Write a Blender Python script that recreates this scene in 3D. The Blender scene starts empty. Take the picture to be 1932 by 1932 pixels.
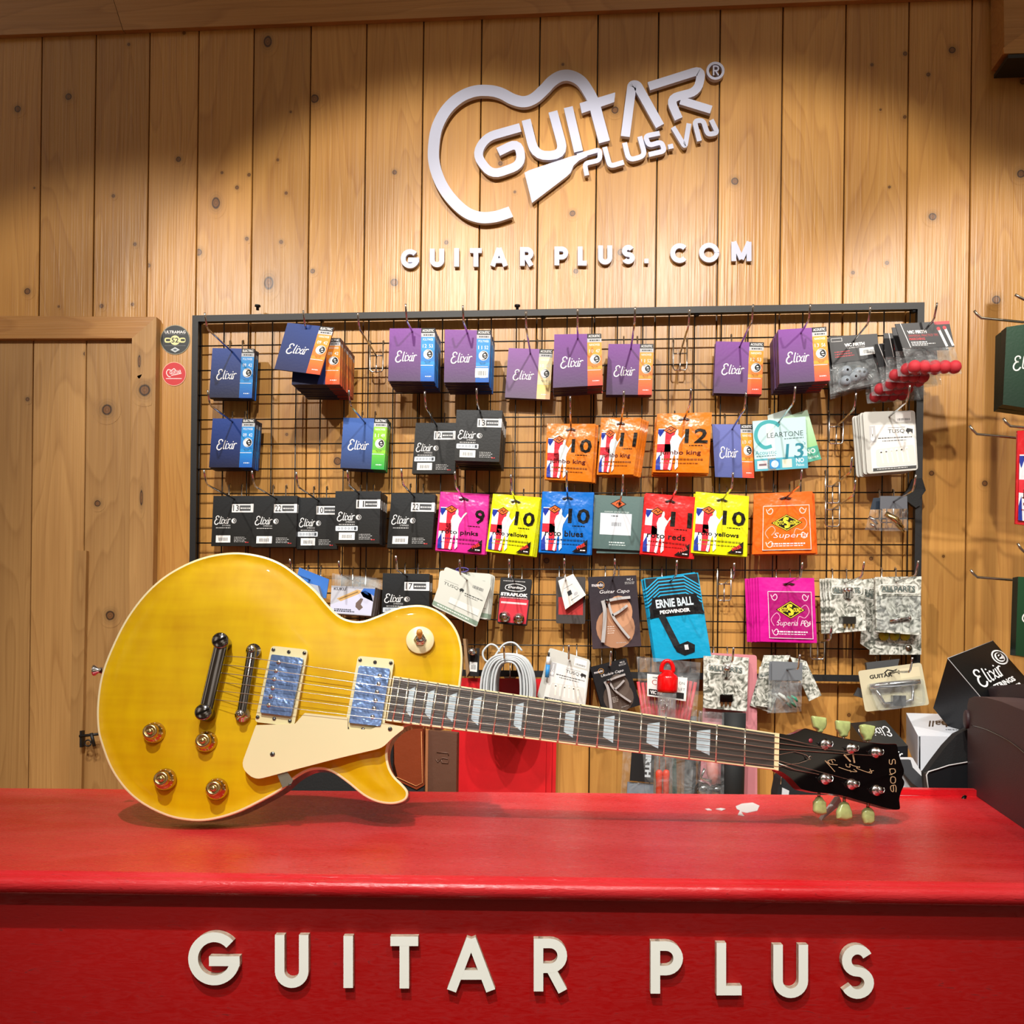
import bpy, math, random
from mathutils import Vector, Matrix, geometry
random.seed(7)
SC = bpy.context.scene
COL = SC.collection
# ------------------------------------------------------------ camera
F = 1700.0
CAM = Vector((0.0, -1.85, 1.205))
SHY = 264.0 / 1932.0
_psi = math.atan(134.0 / 1700.0); _phi = 0.012
_r0 = Vector((math.cos(_psi), math.sin(_psi), 0)); FWD = Vector((-math.sin(_psi), math.cos(_psi), 0))
RT = _r0 * math.cos(_phi) + Vector((0, 0, 1)) * math.sin(_phi)
UP = Vector((0, 0, 1)) * math.cos(_phi) - _r0 * math.sin(_phi)
cd = bpy.data.cameras.new('camera'); cam = bpy.data.objects.new('camera', cd); COL.objects.link(cam)
m = Matrix((RT, UP, -FWD)).transposed().to_4x4(); m.translation = CAM
cam.matrix_world = m
cd.sensor_width = 36.0; cd.lens = F / 1932.0 * 36.0; cd.shift_y = SHY; cd.clip_start = 0.02
SC.camera = cam
# ------------------------------------------------------------ world, lamps, exposure
SC.view_settings.view_transform = 'Standard'; SC.view_settings.look = 'None'
SC.view_settings.gamma = 1.0; SC.view_settings.use_curve_mapping = False
SC.view_settings.exposure = 0.0
w = bpy.data.worlds.new('room_light'); SC.world = w; w.use_nodes = True
_wn = w.node_tree; _bg = _wn.nodes['Background']; _tc = _wn.nodes.new('ShaderNodeTexCoord')
_nz = _wn.nodes.new('ShaderNodeTexNoise'); _nz.inputs['Scale'].default_value = 2.6; _nz.inputs['Detail'].default_value = 1.5
_wn.links.new(_tc.outputs['Generated'], _nz.inputs['Vector'])
_cr = _wn.nodes.new('ShaderNodeValToRGB'); _e = _cr.color_ramp.elements        # dim warm surround with made-up bright noise patches, added for chrome reflections
_e[0].position = .42; _e[0].color = (.12, .075, .045, 1); _e[1].position = .68; _e[1].color = (1.5, 1.25, 1.0, 1)
_x = _cr.color_ramp.elements.new(.55); _x.color = (.28, .20, .13, 1)
_wn.links.new(_nz.outputs[0], _cr.inputs[0]); _wn.links.new(_cr.outputs[0], _bg.inputs[0]); _bg.inputs[1].default_value = 0.66
def spot(name, loc, target, power, size_deg, blend, radius=0.02, col=(1, .93, .84)):
    d = bpy.data.lights.new(name, 'SPOT'); d.energy = power; d.spot_size = math.radians(size_deg)
    d.spot_blend = blend; d.shadow_soft_size = radius; d.color = col
    o = bpy.data.objects.new(name, d); COL.objects.link(o); o.location = loc
    o.rotation_euler = (Vector(target) - Vector(loc)).to_track_quat('-Z', 'Y').to_euler()
    return o
# ceiling spots that wash the plank wall
spot('wall_spotlight', (-1.22, -1.28, 2.42), (-.92, 0, 1.42), 40, 62, .4)
spot('wall_spotlight', (-.42, -1.32, 2.50), (-.26, 0, 1.50), 68, 68, .32)
spot('wall_spotlight', (.26, -1.34, 2.50), (.24, 0, 1.50), 66, 68, .32)
spot('wall_spotlight', (1.00, -1.28, 2.42), (.92, 0, 1.36), 50, 62, .4)
# ceiling spots in front of the counter
spot('counter_spotlight', (-.30, -2.05, 2.75), (-.25, -.80, .98), 118, 62, .6, .018, (1, .98, .95))
spot('counter_spotlight', (-.10, -2.75, 2.45), (-.06, -1.0, .78), 85, 34, .9, .02, (1, .97, .93))
spot('counter_spotlight', (.55, -2.05, 2.70), (.40, -.70, 1.00), 34, 60, .8, .03, (1, .96, .92))
# ------------------------------------------------------------ measuring: a pixel's ray met with a real plane
def ray(px, py):
    return RT * ((px - 966.0) / F) + UP * ((966.0 - py + 264.0) / F) + FWD
def hitp(px, py, p0, n):
    d = ray(px, py); return CAM + d * ((p0 - CAM).dot(n) / d.dot(n))
def W(px, py, off=0.0):                    # on the wall, off metres in front of it
    return hitp(px, py, Vector((0, -off, 0)), Vector((0, 1, 0)))
ZC = 1.0
def CT(px, py, z=ZC):                      # on a horizontal plane
    return hitp(px, py, Vector((0, 0, z)), Vector((0, 0, 1)))
# ------------------------------------------------------------ colours and materials
def lin(h):
    if isinstance(h, (tuple, list)): return tuple(h[:3])
    h = h.lstrip('#'); o = []
    for i in (0, 2, 4):
        c = int(h[i:i+2], 16) / 255.0
        o.append(c / 12.92 if c <= .04045 else ((c + .055) / 1.055) ** 2.4)
    return tuple(o)
def lerp(a, b, t): return tuple(x + (y - x) * t for x, y in zip(lin(a), lin(b)))
MATS = {}
def N(nt, t, **k):
    n = nt.nodes.new(t)
    for a, v in k.items(): setattr(n, a, v)
    return n
def mat(name, color=None, rough=.5, metal=0, col=False, bump=0, bscale=60, var=0.0, vscale=12, alpha=1, coat=0, spec=None, aniso=None, bdist=.001, emis=None):
    m = bpy.data.materials.new(name); m.use_nodes = True; nt = m.node_tree; L = nt.links.new
    b = nt.nodes['Principled BSDF']; b.inputs['Roughness'].default_value = rough; b.inputs['Metallic'].default_value = metal
    b.inputs['Alpha'].default_value = alpha; b.inputs['Coat Weight'].default_value = coat; b.inputs['Coat Roughness'].default_value = .06
    if spec is not None: b.inputs['Specular IOR Level'].default_value = spec
    tc = N(nt, 'ShaderNodeTexCoord')
    if col:
        a = N(nt, 'ShaderNodeAttribute', attribute_name='Col'); src = a.outputs['Color']
    else:
        rgb = N(nt, 'ShaderNodeRGB'); rgb.outputs[0].default_value = (*lin(color), 1); src = rgb.outputs[0]
    if var:
        nz = N(nt, 'ShaderNodeTexNoise'); nz.inputs['Scale'].default_value = vscale; nz.inputs['Detail'].default_value = 4
        L(tc.outputs['Object'], nz.inputs['Vector'])
        mr = N(nt, 'ShaderNodeMapRange'); mr.inputs['From Min'].default_value = .3; mr.inputs['From Max'].default_value = .7
        mr.inputs['To Min'].default_value = 1 - var; mr.inputs['To Max'].default_value = 1 + var; L(nz.outputs[0], mr.inputs[0])
        mx = N(nt, 'ShaderNodeVectorMath', operation='SCALE'); L(src, mx.inputs[0]); L(mr.outputs[0], mx.inputs['Scale']); src = mx.outputs[0]
    L(src, b.inputs['Base Color'])
    if bump:
        nz = N(nt, 'ShaderNodeTexNoise'); nz.inputs['Scale'].default_value = bscale; nz.inputs['Detail'].default_value = 3
        L(tc.outputs['Object'], nz.inputs['Vector'])
        bp = N(nt, 'ShaderNodeBump'); bp.inputs['Strength'].default_value = bump; bp.inputs['Distance'].default_value = bdist
        L(nz.outputs[0], bp.inputs['Height']); L(bp.outputs[0], b.inputs['Normal'])
    MATS[name] = m; return m
mat('card', rough=.42, spec=.3, col=True, bump=.25, bscale=220, bdist=.0006)
mat('foil', rough=.22, col=True, bump=.9, bscale=28, bdist=.004)
mat('matte', rough=.7, col=True, var=.06, vscale=60)
mat('print', rough=.45, col=True)
mat('gloss', rough=.12, col=True, coat=.5)
mat('chrome', '#d8d8d8', rough=.12, metal=1, bump=.05)
mat('chrome_dark', '#8a8a8c', rough=.1, metal=1, bump=.05)
mat('steel', '#b0a898', rough=.25, metal=1, bump=.08)
mat('black_metal', '#0b0b0d', rough=.5, bump=.1, bscale=300)
mat('wire_black', '#0d0b0a', rough=.4, bump=.1, bscale=300)
mat('gold', '#ccb078', rough=.22, metal=1, bump=.06)
mat('cream', '#e2d5a2', rough=.25, var=.03)
mat('cream_plate', '#e4d8a8', rough=.3, var=.02)
mat('binding', '#efdfae', rough=.25, var=.04)
mat('cherry', '#3a0d08', rough=.18, coat=.5, var=.15)
mat('gloss_black', '#050505', rough=.08, coat=.8, bump=.03, bscale=10)
mat('pearloid_inlay', '#b9cbd2', rough=.2, var=.12, vscale=90)
mat('key_green', '#aebc78', rough=.25, var=.12, vscale=160)
mat('sign_white', '#bbc1d8', rough=.4, bump=.05)
mat('letter_white', '#f4f6ec', rough=.45, bump=.08, var=.02)
mat('letter_edge', '#b9a892', rough=.6, var=.35, vscale=150)
mat('cable_grey', '#c3ccd0', rough=.45, var=.05)
mat('leather_brown', '#5b3a2a', rough=.5, bump=.3, bscale=120, var=.12)
mat('leather_orange', '#7c3312', rough=.45, bump=.3, bscale=120, var=.12)
mat('red_folder', '#c8161f', rough=.4, bump=.2, bscale=60, var=.12, vscale=15)
mat('capo_metal', '#c9c9c9', rough=.4, metal=.6)
mat('case_brown', '#3a2a2e', rough=.55, bump=.4, bscale=700, var=.05)
mat('cloth_black', '#101214', rough=.8, bump=.5, bscale=250, var=.2)
mat('red_plastic', '#d4080c', rough=.2, var=.04)
mat('coral', '#d8452c', rough=.5, var=.04)
mat('pink_board', '#c98088', rough=.5, var=.05)
mat('switch_tip', '#d9a14a', rough=.3, var=.05)
mat('fret_metal', '#e0dccc', rough=.2, metal=.85)
mat('string_metal', '#d8d2be', rough=.25, metal=.9)
mat('pickup_film', '#7f9fd6', rough=.15, metal=.6, bump=.9, bscale=45, bdist=.003, var=.2, vscale=60)
def plastic_mat():
    m = bpy.data.materials.new('clear_plastic'); m.use_nodes = True; nt = m.node_tree; L = nt.links.new
    for n in list(nt.nodes): nt.nodes.remove(n)
    out = N(nt, 'ShaderNodeOutputMaterial'); tr = N(nt, 'ShaderNodeBsdfTransparent'); pr = N(nt, 'ShaderNodeBsdfPrincipled')
    tr.inputs[0].default_value = (.93, .95, .95, 1); pr.inputs['Base Color'].default_value = (.55, .58, .6, 1); pr.inputs['Roughness'].default_value = .15
    tc = N(nt, 'ShaderNodeTexCoord'); nz = N(nt, 'ShaderNodeTexNoise'); nz.inputs['Scale'].default_value = 35; nz.inputs['Distortion'].default_value = 1.2
    L(tc.outputs['Object'], nz.inputs['Vector'])
    bp = N(nt, 'ShaderNodeBump'); bp.inputs['Strength'].default_value = 1; bp.inputs['Distance'].default_value = .006
    L(nz.outputs[0], bp.inputs['Height']); L(bp.outputs[0], pr.inputs['Normal'])
    mr = N(nt, 'ShaderNodeMapRange'); mr.inputs['From Min'].default_value = .35; mr.inputs['From Max'].default_value = .75
    mr.inputs['To Min'].default_value = .06; mr.inputs['To Max'].default_value = .30
    L(nz.outputs[0], mr.inputs[0])
    mx = N(nt, 'ShaderNodeMixShader'); L(mr.outputs[0], mx.inputs[0]); L(tr.outputs[0], mx.inputs[1]); L(pr.outputs[0], mx.inputs[2])
    L(mx.outputs[0], out.inputs[0]); MATS['clear_plastic'] = m
plastic_mat()
def wood_mat(name, light, dark, knotcol, rough=.33, horiz=False, knot=False, bump=.5):
    m = bpy.data.materials.new(name); m.use_nodes = True; nt = m.node_tree; L = nt.links.new
    b = nt.nodes['Principled BSDF']
    tc = N(nt, 'ShaderNodeTexCoord'); at = N(nt, 'ShaderNodeAttribute', attribute_name='Col')
    sc = N(nt, 'ShaderNodeVectorMath', operation='SCALE'); sc.inputs['Scale'].default_value = 7.3; L(at.outputs['Color'], sc.inputs[0])
    ad = N(nt, 'ShaderNodeVectorMath', operation='ADD'); L(tc.outputs['Object'], ad.inputs[0]); L(sc.outputs[0], ad.inputs[1])
    def mapped(s):
        mp = N(nt, 'ShaderNodeMapping'); mp.inputs['Scale'].default_value = s; L(ad.outputs[0], mp.inputs[0]); return mp.outputs[0]
    S = (lambda a, c: (c, a, a)) if horiz else (lambda a, c: (a, a, c))
    # cathedral figure: contour lines of a slow noise, drawn long
    n1 = N(nt, 'ShaderNodeTexNoise'); n1.inputs['Scale'].default_value = 1; n1.inputs['Detail'].default_value = 1.5; n1.inputs['Distortion'].default_value = .3
    L(mapped(S(9, 1.1)), n1.inputs['Vector'])
    mu = N(nt, 'ShaderNodeMath', operation='MULTIPLY'); mu.inputs[1].default_value = 16; L(n1.outputs[0], mu.inputs[0])
    fr = N(nt, 'ShaderNodeMath', operation='FRACT'); L(mu.outputs[0], fr.inputs[0])
    cr = N(nt, 'ShaderNodeValToRGB'); e = cr.color_ramp.elements; e[0].position = 0; e[0].color = (0, 0, 0, 1); e[1].position = 1; e[1].color = (0, 0, 0, 1)
    x = cr.color_ramp.elements.new(.72); x.color = (.45, .45, .45, 1); x = cr.color_ramp.elements.new(.9); x.color = (1, 1, 1, 1)
    L(fr.outputs[0], cr.inputs[0])
    n2 = N(nt, 'ShaderNodeTexNoise'); n2.inputs['Scale'].default_value = 1; n2.inputs['Detail'].default_value = 3; L(mapped(S(260, 5)), n2.inputs['Vector'])
    n3 = N(nt, 'ShaderNodeTexNoise'); n3.inputs['Scale'].default_value = 1; n3.inputs['Detail'].default_value = 3; L(mapped(S(16, 2.2)), n3.inputs['Vector'])
    a1 = N(nt, 'ShaderNodeMath', operation='MULTIPLY'); a1.inputs[1].default_value = .26; L(cr.outputs[0], a1.inputs[0])
    a2 = N(nt, 'ShaderNodeMath', operation='MULTIPLY_ADD'); a2.inputs[1].default_value = .55; L(n2.outputs[0], a2.inputs[0]); L(a1.outputs[0], a2.inputs[2])
    a3 = N(nt, 'ShaderNodeMath', operation='MULTIPLY_ADD'); a3.inputs[1].default_value = .55; L(n3.outputs[0], a3.inputs[0]); L(a2.outputs[0], a3.inputs[2])
    a4 = N(nt, 'ShaderNodeMath', operation='SUBTRACT'); a4.inputs[1].default_value = .38; L(a3.outputs[0], a4.inputs[0]); a4.use_clamp = True
    mx = N(nt, 'ShaderNodeMix', data_type='RGBA'); mx.inputs['A'].default_value = (*lin(light), 1); mx.inputs['B'].default_value = (*lin(dark), 1)
    L(a4.outputs[0], mx.inputs['Factor'])
    # each board a little different
    hs = N(nt, 'ShaderNodeHueSaturation'); sp = N(nt, 'ShaderNodeSeparateColor'); L(at.outputs['Color'], sp.inputs[0])
    mr = N(nt, 'ShaderNodeMapRange'); mr.inputs['To Min'].default_value = .86; mr.inputs['To Max'].default_value = 1.12; L(sp.outputs[0], mr.inputs[0]); L(mr.outputs[0], hs.inputs['Value'])
    L(mx.outputs['Result'], hs.inputs['Color']); colr = hs.outputs[0]
    if knot:
        uv = N(nt, 'ShaderNodeUVMap'); uv.uv_map = 'UVMap'
        nn = N(nt, 'ShaderNodeTexNoise'); nn.inputs['Scale'].default_value = 60; L(tc.outputs['Object'], nn.inputs['Vector'])
        s2 = N(nt, 'ShaderNodeVectorMath', operation='SCALE'); s2.inputs['Scale'].default_value = .35; L(nn.outputs['Color'], s2.inputs[0])
        a = N(nt, 'ShaderNodeVectorMath', operation='ADD'); L(uv.outputs[0], a.inputs[0]); L(s2.outputs[0], a.inputs[1])
        s3 = N(nt, 'ShaderNodeVectorMath', operation='SUBTRACT'); s3.inputs[1].default_value = (.175, .175, .175); L(a.outputs[0], s3.inputs[0])
        le = N(nt, 'ShaderNodeVectorMath', operation='LENGTH'); L(s3.outputs[0], le.inputs[0])
        mu2 = N(nt, 'ShaderNodeMath', operation='MULTIPLY'); mu2.inputs[1].default_value = 1 / 3.0; L(le.outputs['Value'], mu2.inputs[0])
        kr = N(nt, 'ShaderNodeValToRGB'); el = kr.color_ramp.elements
        el[0].position = 0; el[0].color = (.18, .18, .18, 1); el[1].position = 1; el[1].color = (0, 0, 0, 1)
        for p, v in ((.12, .6), (.2, .35), (.27, .8), (.32, 1), (.37, .45), (.45, .18), (.52, .28), (.6, .08), (.68, .14), (.8, .02)):
            x = kr.color_ramp.elements.new(p); x.color = (v, v, v, 1)
        L(mu2.outputs[0], kr.inputs[0])
        k1 = N(nt, 'ShaderNodeMath', operation='LESS_THAN'); k1.inputs[1].default_value = .34; L(mu2.outputs[0], k1.inputs[0])
        core = N(nt, 'ShaderNodeMix', data_type='RGBA'); core.inputs['B'].default_value = (*lin('#8a5526'), 1)
        f8 = N(nt, 'ShaderNodeMath', operation='MULTIPLY'); f8.inputs[1].default_value = .75; L(k1.outputs[0], f8.inputs[0])
        L(f8.outputs[0], core.inputs['Factor']); L(colr, core.inputs['A'])
        km = N(nt, 'ShaderNodeMix', data_type='RGBA'); km.inputs['B'].default_value = (*lin(knotcol), 1)
        L(kr.outputs[0], km.inputs['Factor']); L(core.outputs['Result'], km.inputs['A']); colr = km.outputs['Result']
    L(colr, b.inputs['Base Color'])
    b.inputs['Roughness'].default_value = rough
    bp = N(nt, 'ShaderNodeBump'); bp.inputs['Strength'].default_value = bump; bp.inputs['Distance'].default_value = .0012
    hh = N(nt, 'ShaderNodeMath', operation='MULTIPLY_ADD'); hh.inputs[1].default_value = 2.6; L(n3.outputs[0], hh.inputs[0]); L(n2.outputs[0], hh.inputs[2])
    L(hh.outputs[0], bp.inputs['Height']); L(bp.outputs[0], b.inputs['Normal'])
    MATS[name] = m
wood_mat('pine', '#c4924c', '#8a5220', '#2a1307')
wood_mat('pine_knot', '#c4924c', '#8a5220', '#2a1307', knot=True)
wood_mat('pine_trim', '#bd8a4c', '#84501f', '#1d0f06', horiz=True)
wood_mat('pine_door', '#b68c54', '#7d5223', '#1d0f06', rough=.5)
wood_mat('pine_door_knot', '#b68c54', '#7d5223', '#1d0f06', rough=.5, knot=True)
wood_mat('rosewood', '#4c443e', '#1c1512', '#000000', horiz=True, rough=.4, bump=.3)
def body_mat():
    m = bpy.data.materials.new('amber_maple'); m.use_nodes = True; nt = m.node_tree; L = nt.links.new
    b = nt.nodes['Principled BSDF']; tc = N(nt, 'ShaderNodeTexCoord')
    def nz(scale, s, det=3, rot=0):
        mp = N(nt, 'ShaderNodeMapping'); mp.inputs['Scale'].default_value = scale; mp.inputs['Rotation'].default_value = (0, rot, 0)
        L(tc.outputs['Object'], mp.inputs[0]); n = N(nt, 'ShaderNodeTexNoise'); n.inputs['Scale'].default_value = s; n.inputs['Detail'].default_value = det
        L(mp.outputs[0], n.inputs['Vector']); return n.outputs[0]
    n1 = nz((14, 14, 3.5), 3, 3, .22); n2 = nz((2.5, 2.5, 26), 3, 2, .12); n3 = nz((1, 1, 1), 6, 2)
    a = N(nt, 'ShaderNodeMath', operation='MULTIPLY_ADD'); a.inputs[1].default_value = .9; L(n1, a.inputs[0])
    c = N(nt, 'ShaderNodeMath', operation='MULTIPLY_ADD'); c.inputs[1].default_value = .8; L(n2, c.inputs[0]); L(n3, c.inputs[2]); L(c.outputs[0], a.inputs[2])
    mr = N(nt, 'ShaderNodeMapRange'); mr.inputs['From Min'].default_value = .95; mr.inputs['From Max'].default_value = 1.75; L(a.outputs[0], mr.inputs[0])
    mx = N(nt, 'ShaderNodeMix', data_type='RGBA'); mx.inputs['A'].default_value = (*lin('#c49300'), 1); mx.inputs['B'].default_value = (*lin('#dcb400'), 1)
    L(mr.outputs[0], mx.inputs['Factor']); L(mx.outputs['Result'], b.inputs['Base Color'])
    b.inputs['Roughness'].default_value = .45; b.inputs['Specular IOR Level'].default_value = .12; b.inputs['Coat Weight'].default_value = .3; b.inputs['Coat Roughness'].default_value = .03
    MATS['amber_maple'] = m
body_mat()
def paint_mat(name, base, worn, rough):
    m = bpy.data.materials.new(name); m.use_nodes = True; nt = m.node_tree; L = nt.links.new
    b = nt.nodes['Principled BSDF']; tc = N(nt, 'ShaderNodeTexCoord')
    def nz(scale, s, det=4, dist=0):
        mp = N(nt, 'ShaderNodeMapping'); mp.inputs['Scale'].default_value = scale; L(tc.outputs['Object'], mp.inputs[0])
        n = N(nt, 'ShaderNodeTexNoise'); n.inputs['Scale'].default_value = s; n.inputs['Detail'].default_value = det; n.inputs['Distortion'].default_value = dist
        L(mp.outputs[0], n.inputs['Vector']); return n.outputs[0]
    n1 = nz((1, 2.5, 2.5), 5, 6, .6); n2 = nz((6, 30, 30), 9, 5, 1.5)
    mr = N(nt, 'ShaderNodeMapRange'); mr.inputs['From Min'].default_value = .35; mr.inputs['From Max'].default_value = .72; L(n1, mr.inputs[0])
    mx = N(nt, 'ShaderNodeMix', data_type='RGBA'); mx.inputs['A'].default_value = (*lin(base), 1); mx.inputs['B'].default_value = (*lin(worn), 1)
    L(mr.outputs[0], mx.inputs['Factor'])
    m2 = N(nt, 'ShaderNodeMapRange'); m2.inputs['From Min'].default_value = .66; m2.inputs['From Max'].default_value = .74; m2.inputs['To Max'].default_value = .5; L(n2, m2.inputs[0])
    mx2 = N(nt, 'ShaderNodeMix', data_type='RGBA'); mx2.inputs['B'].default_value = (*lin('#3c0a0a'), 1); L(mx.outputs['Result'], mx2.inputs['A']); L(m2.outputs[0], mx2.inputs['Factor'])
    L(mx2.outputs['Result'], b.inputs['Base Color'])
    r = N(nt, 'ShaderNodeMapRange'); r.inputs['From Min'].default_value = .3; r.inputs['From Max'].default_value = .7; r.inputs['To Min'].default_value = rough * .7; r.inputs['To Max'].default_value = rough * 1.4
    L(n2, r.inputs[0]); L(r.outputs[0], b.inputs['Roughness'])
    bp = N(nt, 'ShaderNodeBump'); bp.inputs['Strength'].default_value = .5 if rough < .4 else .12; bp.inputs['Distance'].default_value = .001; L(n2, bp.inputs['Height']); L(bp.outputs[0], b.inputs['Normal'])
    MATS[name] = m
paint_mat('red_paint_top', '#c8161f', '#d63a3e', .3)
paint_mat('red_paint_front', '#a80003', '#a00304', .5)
def pearl_mat():
    m = bpy.data.materials.new('pearl_print'); m.use_nodes = True; nt = m.node_tree; L = nt.links.new
    b = nt.nodes['Principled BSDF']; tc = N(nt, 'ShaderNodeTexCoord')
    n = N(nt, 'ShaderNodeTexNoise'); n.inputs['Scale'].default_value = 75; n.inputs['Distortion'].default_value = 1.6; n.inputs['Detail'].default_value = 1
    L(tc.outputs['Object'], n.inputs['Vector']); cr = N(nt, 'ShaderNodeValToRGB'); e = cr.color_ramp.elements
    e[0].position = .36; e[0].color = (*lin('#5c6058'), 1); e[1].position = .66; e[1].color = (*lin('#e2e4dc'), 1)
    x = cr.color_ramp.elements.new(.48); x.color = (*lin('#a9aca2'), 1)
    L(n.outputs[0], cr.inputs[0]); L(cr.outputs[0], b.inputs['Base Color']); b.inputs['Roughness'].default_value = .3
    MATS['pearl_print'] = m
pearl_mat()
# ------------------------------------------------------------ mesh builder
class MB:
    def __init__(s): s.v = []; s.f = []; s.mats = []; s.uv = {}
    def mi(s, m):
        if m not in s.mats: s.mats.append(m)
        return s.mats.index(m)
    def raw(s, vs, fs, m, col='#808080', smooth=False):
        b = len(s.v); s.v += [Vector(p) for p in vs]; k = s.mi(m)
        for f in fs: s.f.append(([b + i for i in f], k, smooth, col))
        return b
    def face(s, pts, m, col='#808080'):
        s.raw(pts, [list(range(len(pts)))], m, col)
    def prism(s, top, d, m, col='#808080', mside=None, cside=None, cap2=True):
        n = len(top); bot = [Vector(p) + d for p in top]
        nv = Vector((0, 0, 0))
        for i in range(n): nv += Vector(top[i]).cross(Vector(top[(i + 1) % n]))
        if nv.dot(d) > 0: top = list(reversed(top)); bot = list(reversed(bot))
        s.face(top, m, col)
        if cap2: s.face(list(reversed(bot)), mside or m, cside or col)
        for i in range(n):
            j = (i + 1) % n; s.face([top[j], top[i], bot[i], bot[j]], mside or m, cside or col)
    def tube(s, pts, r, m, col='#808080', k=8, caps=True):
        pts = [Vector(p) for p in pts]; n = len(pts); rs = r if isinstance(r, (list, tuple)) else [r] * n
        vs = []; prev = None
        for i, p in enumerate(pts):
            t = (pts[min(i + 1, n - 1)] - pts[max(i - 1, 0)])
            t = t.normalized() if t.length > 1e-9 else Vector((0, 0, 1))
            if prev is None:
                a = Vector((0, 0, 1)) if abs(t.z) < .9 else Vector((1, 0, 0)); x = t.cross(a).normalized()
            else:
                x = (prev - t * prev.dot(t)).normalized()
            prev = x; y = t.cross(x)
            for q in range(k):
                a = 2 * math.pi * q / k; vs.append(p + (x * math.cos(a) + y * math.sin(a)) * rs[i])
        fs = [[i * k + q, i * k + (q + 1) % k, (i + 1) * k + (q + 1) % k, (i + 1) * k + q] for i in range(n - 1) for q in range(k)]
        if caps: fs += [list(range(k))[::-1], [(n - 1) * k + q for q in range(k)]]
        s.raw(vs, fs, m, col, True)
    def lathe(s, o, ax, prof, m, col='#808080', k=24):
        ax = Vector(ax).normalized(); a = Vector((0, 0, 1)) if abs(ax.z) < .9 else Vector((1, 0, 0))
        x = ax.cross(a).normalized(); y = ax.cross(x); vs = []; n = len(prof)
        for r, h in prof:
            for q in range(k):
                t = 2 * math.pi * q / k; vs.append(Vector(o) + ax * h + (x * math.cos(t) + y * math.sin(t)) * r)
        fs = [[i * k + q, i * k + (q + 1) % k, (i + 1) * k + (q + 1) % k, (i + 1) * k + q] for i in range(n - 1) for q in range(k)]
        fs += [list(range(k))[::-1], [(n - 1) * k + q for q in range(k)]]
        s.raw(vs, fs, m, col, True)
    def ball(s, o, r, m, col='#808080', k=16, sq=(1, 1, 1)):
        vs = []; n = k // 2
        for i in range(n + 1):
            a = math.pi * i / n
            for q in range(k):
                t = 2 * math.pi * q / k; vs.append(Vector(o) + Vector((math.sin(a) * math.cos(t) * sq[0], math.sin(a) * math.sin(t) * sq[1], math.cos(a) * sq[2])) * r)
        fs = [[i * k + q, i * k + (q + 1) % k, (i + 1) * k + (q + 1) % k, (i + 1) * k + q] for i in range(n) for q in range(k)]
        s.raw(vs, fs, m, col, True)
    def box(s, a, b, m, col='#808080'):
        a = Vector(a); b = Vector(b)
        t = [Vector((a.x, a.y, b.z)), Vector((b.x, a.y, b.z)), Vector((b.x, a.y, a.z)), Vector((a.x, a.y, a.z))]
        s.prism(t, Vector((0, b.y - a.y, 0)), m, col)
    def build(s, name, parent=None, origin=None):
        o0 = Vector(origin) if origin is not None else Vector((0, 0, 0))
        base = o0
        me = bpy.data.meshes.new(name)
        me.from_pydata([p - base for p in s.v], [], [f[0] for f in s.f])
        for m in s.mats: me.materials.append(MATS[m])
        ca = me.color_attributes.new('Col', 'FLOAT_COLOR', 'CORNER')
        buf = []; 
        for f in s.f:
            c = f[3]
            if isinstance(c, list) :
                for i in range(len(f[0])): buf += [*lin(c[i % len(c)]), 1]
            else: buf += [*lin(c), 1] * len(f[0])
        ca.data.foreach_set('color', buf)
        me.polygons.foreach_set('material_index', [f[1] for f in s.f])
        me.polygons.foreach_set('use_smooth', [f[2] for f in s.f])
        if s.uv:
            uvl = me.uv_layers.new(name='UVMap')
            for p in me.polygons:
                if p.index in s.uv:
                    for li, c in zip(p.loop_indices, s.uv[p.index]): uvl.data[li].uv = c
        me.update()
        o = bpy.data.objects.new(name, me); COL.objects.link(o)
        if parent is not None:
            o.parent = parent; o.location = base - world_of(parent)
        else: o.location = base
        return o
def world_of(o):
    p = Vector(o.location)
    while o.parent is not None:
        o = o.parent; p += Vector(o.location)
    return p
def tag(o, label=None, cat=None, group=None, kind=None):
    if label: o['label'] = label
    if cat: o['category'] = cat
    if group: o['group'] = group
    if kind: o['kind'] = kind
    return o
def thing(name, label, cat, loc, group=None):
    o = bpy.data.objects.new(name, None); COL.objects.link(o); o.location = loc; o.empty_display_size = .02
    return tag(o, label, cat, group)
def kids(o): return [c for c in bpy.data.objects if c.parent == o]
def copy_tree(o, parent=None):
    c = o.copy(); COL.objects.link(c); c.parent = parent
    for ch in kids(o): copy_tree(ch, c)
    return c
def smooth(pts, n=6, closed=False):
    P = [Vector(p) for p in pts]; out = []; m = len(P)
    rng = range(m if closed else m - 1)
    for i in rng:
        g = (lambda k: P[k % m]) if closed else (lambda k: P[max(0, min(m - 1, k))])
        a, b, c, d = g(i - 1), g(i), g(i + 1), g(i + 2)
        for t in range(n):
            t /= n
            out.append(.5 * ((2 * b) + (c - a) * t + (2 * a - 5 * b + 4 * c - d) * t * t + (3 * b - a - 3 * c + d) * t ** 3))
    if not closed: out.append(P[-1])
    return out
def rnd(pts, r, seg=4):                     # round the corners of a 2D polygon
    P = [Vector(p) for p in pts]; n = len(P); out = []
    rr = r if isinstance(r, (list, tuple)) else [r] * n
    for i in range(n):
        a, b, c = P[i - 1], P[i], P[(i + 1) % n]; q = min(rr[i], (a - b).length * .45, (c - b).length * .45)
        if q < 1e-6: out.append(b); continue
        s = b + (a - b).normalized() * q; e = b + (c - b).normalized() * q
        for k in range(seg + 1):
            t = k / seg; out.append(s * (1 - t) ** 2 + b * 2 * t * (1 - t) + e * t * t)
    return out
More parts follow.
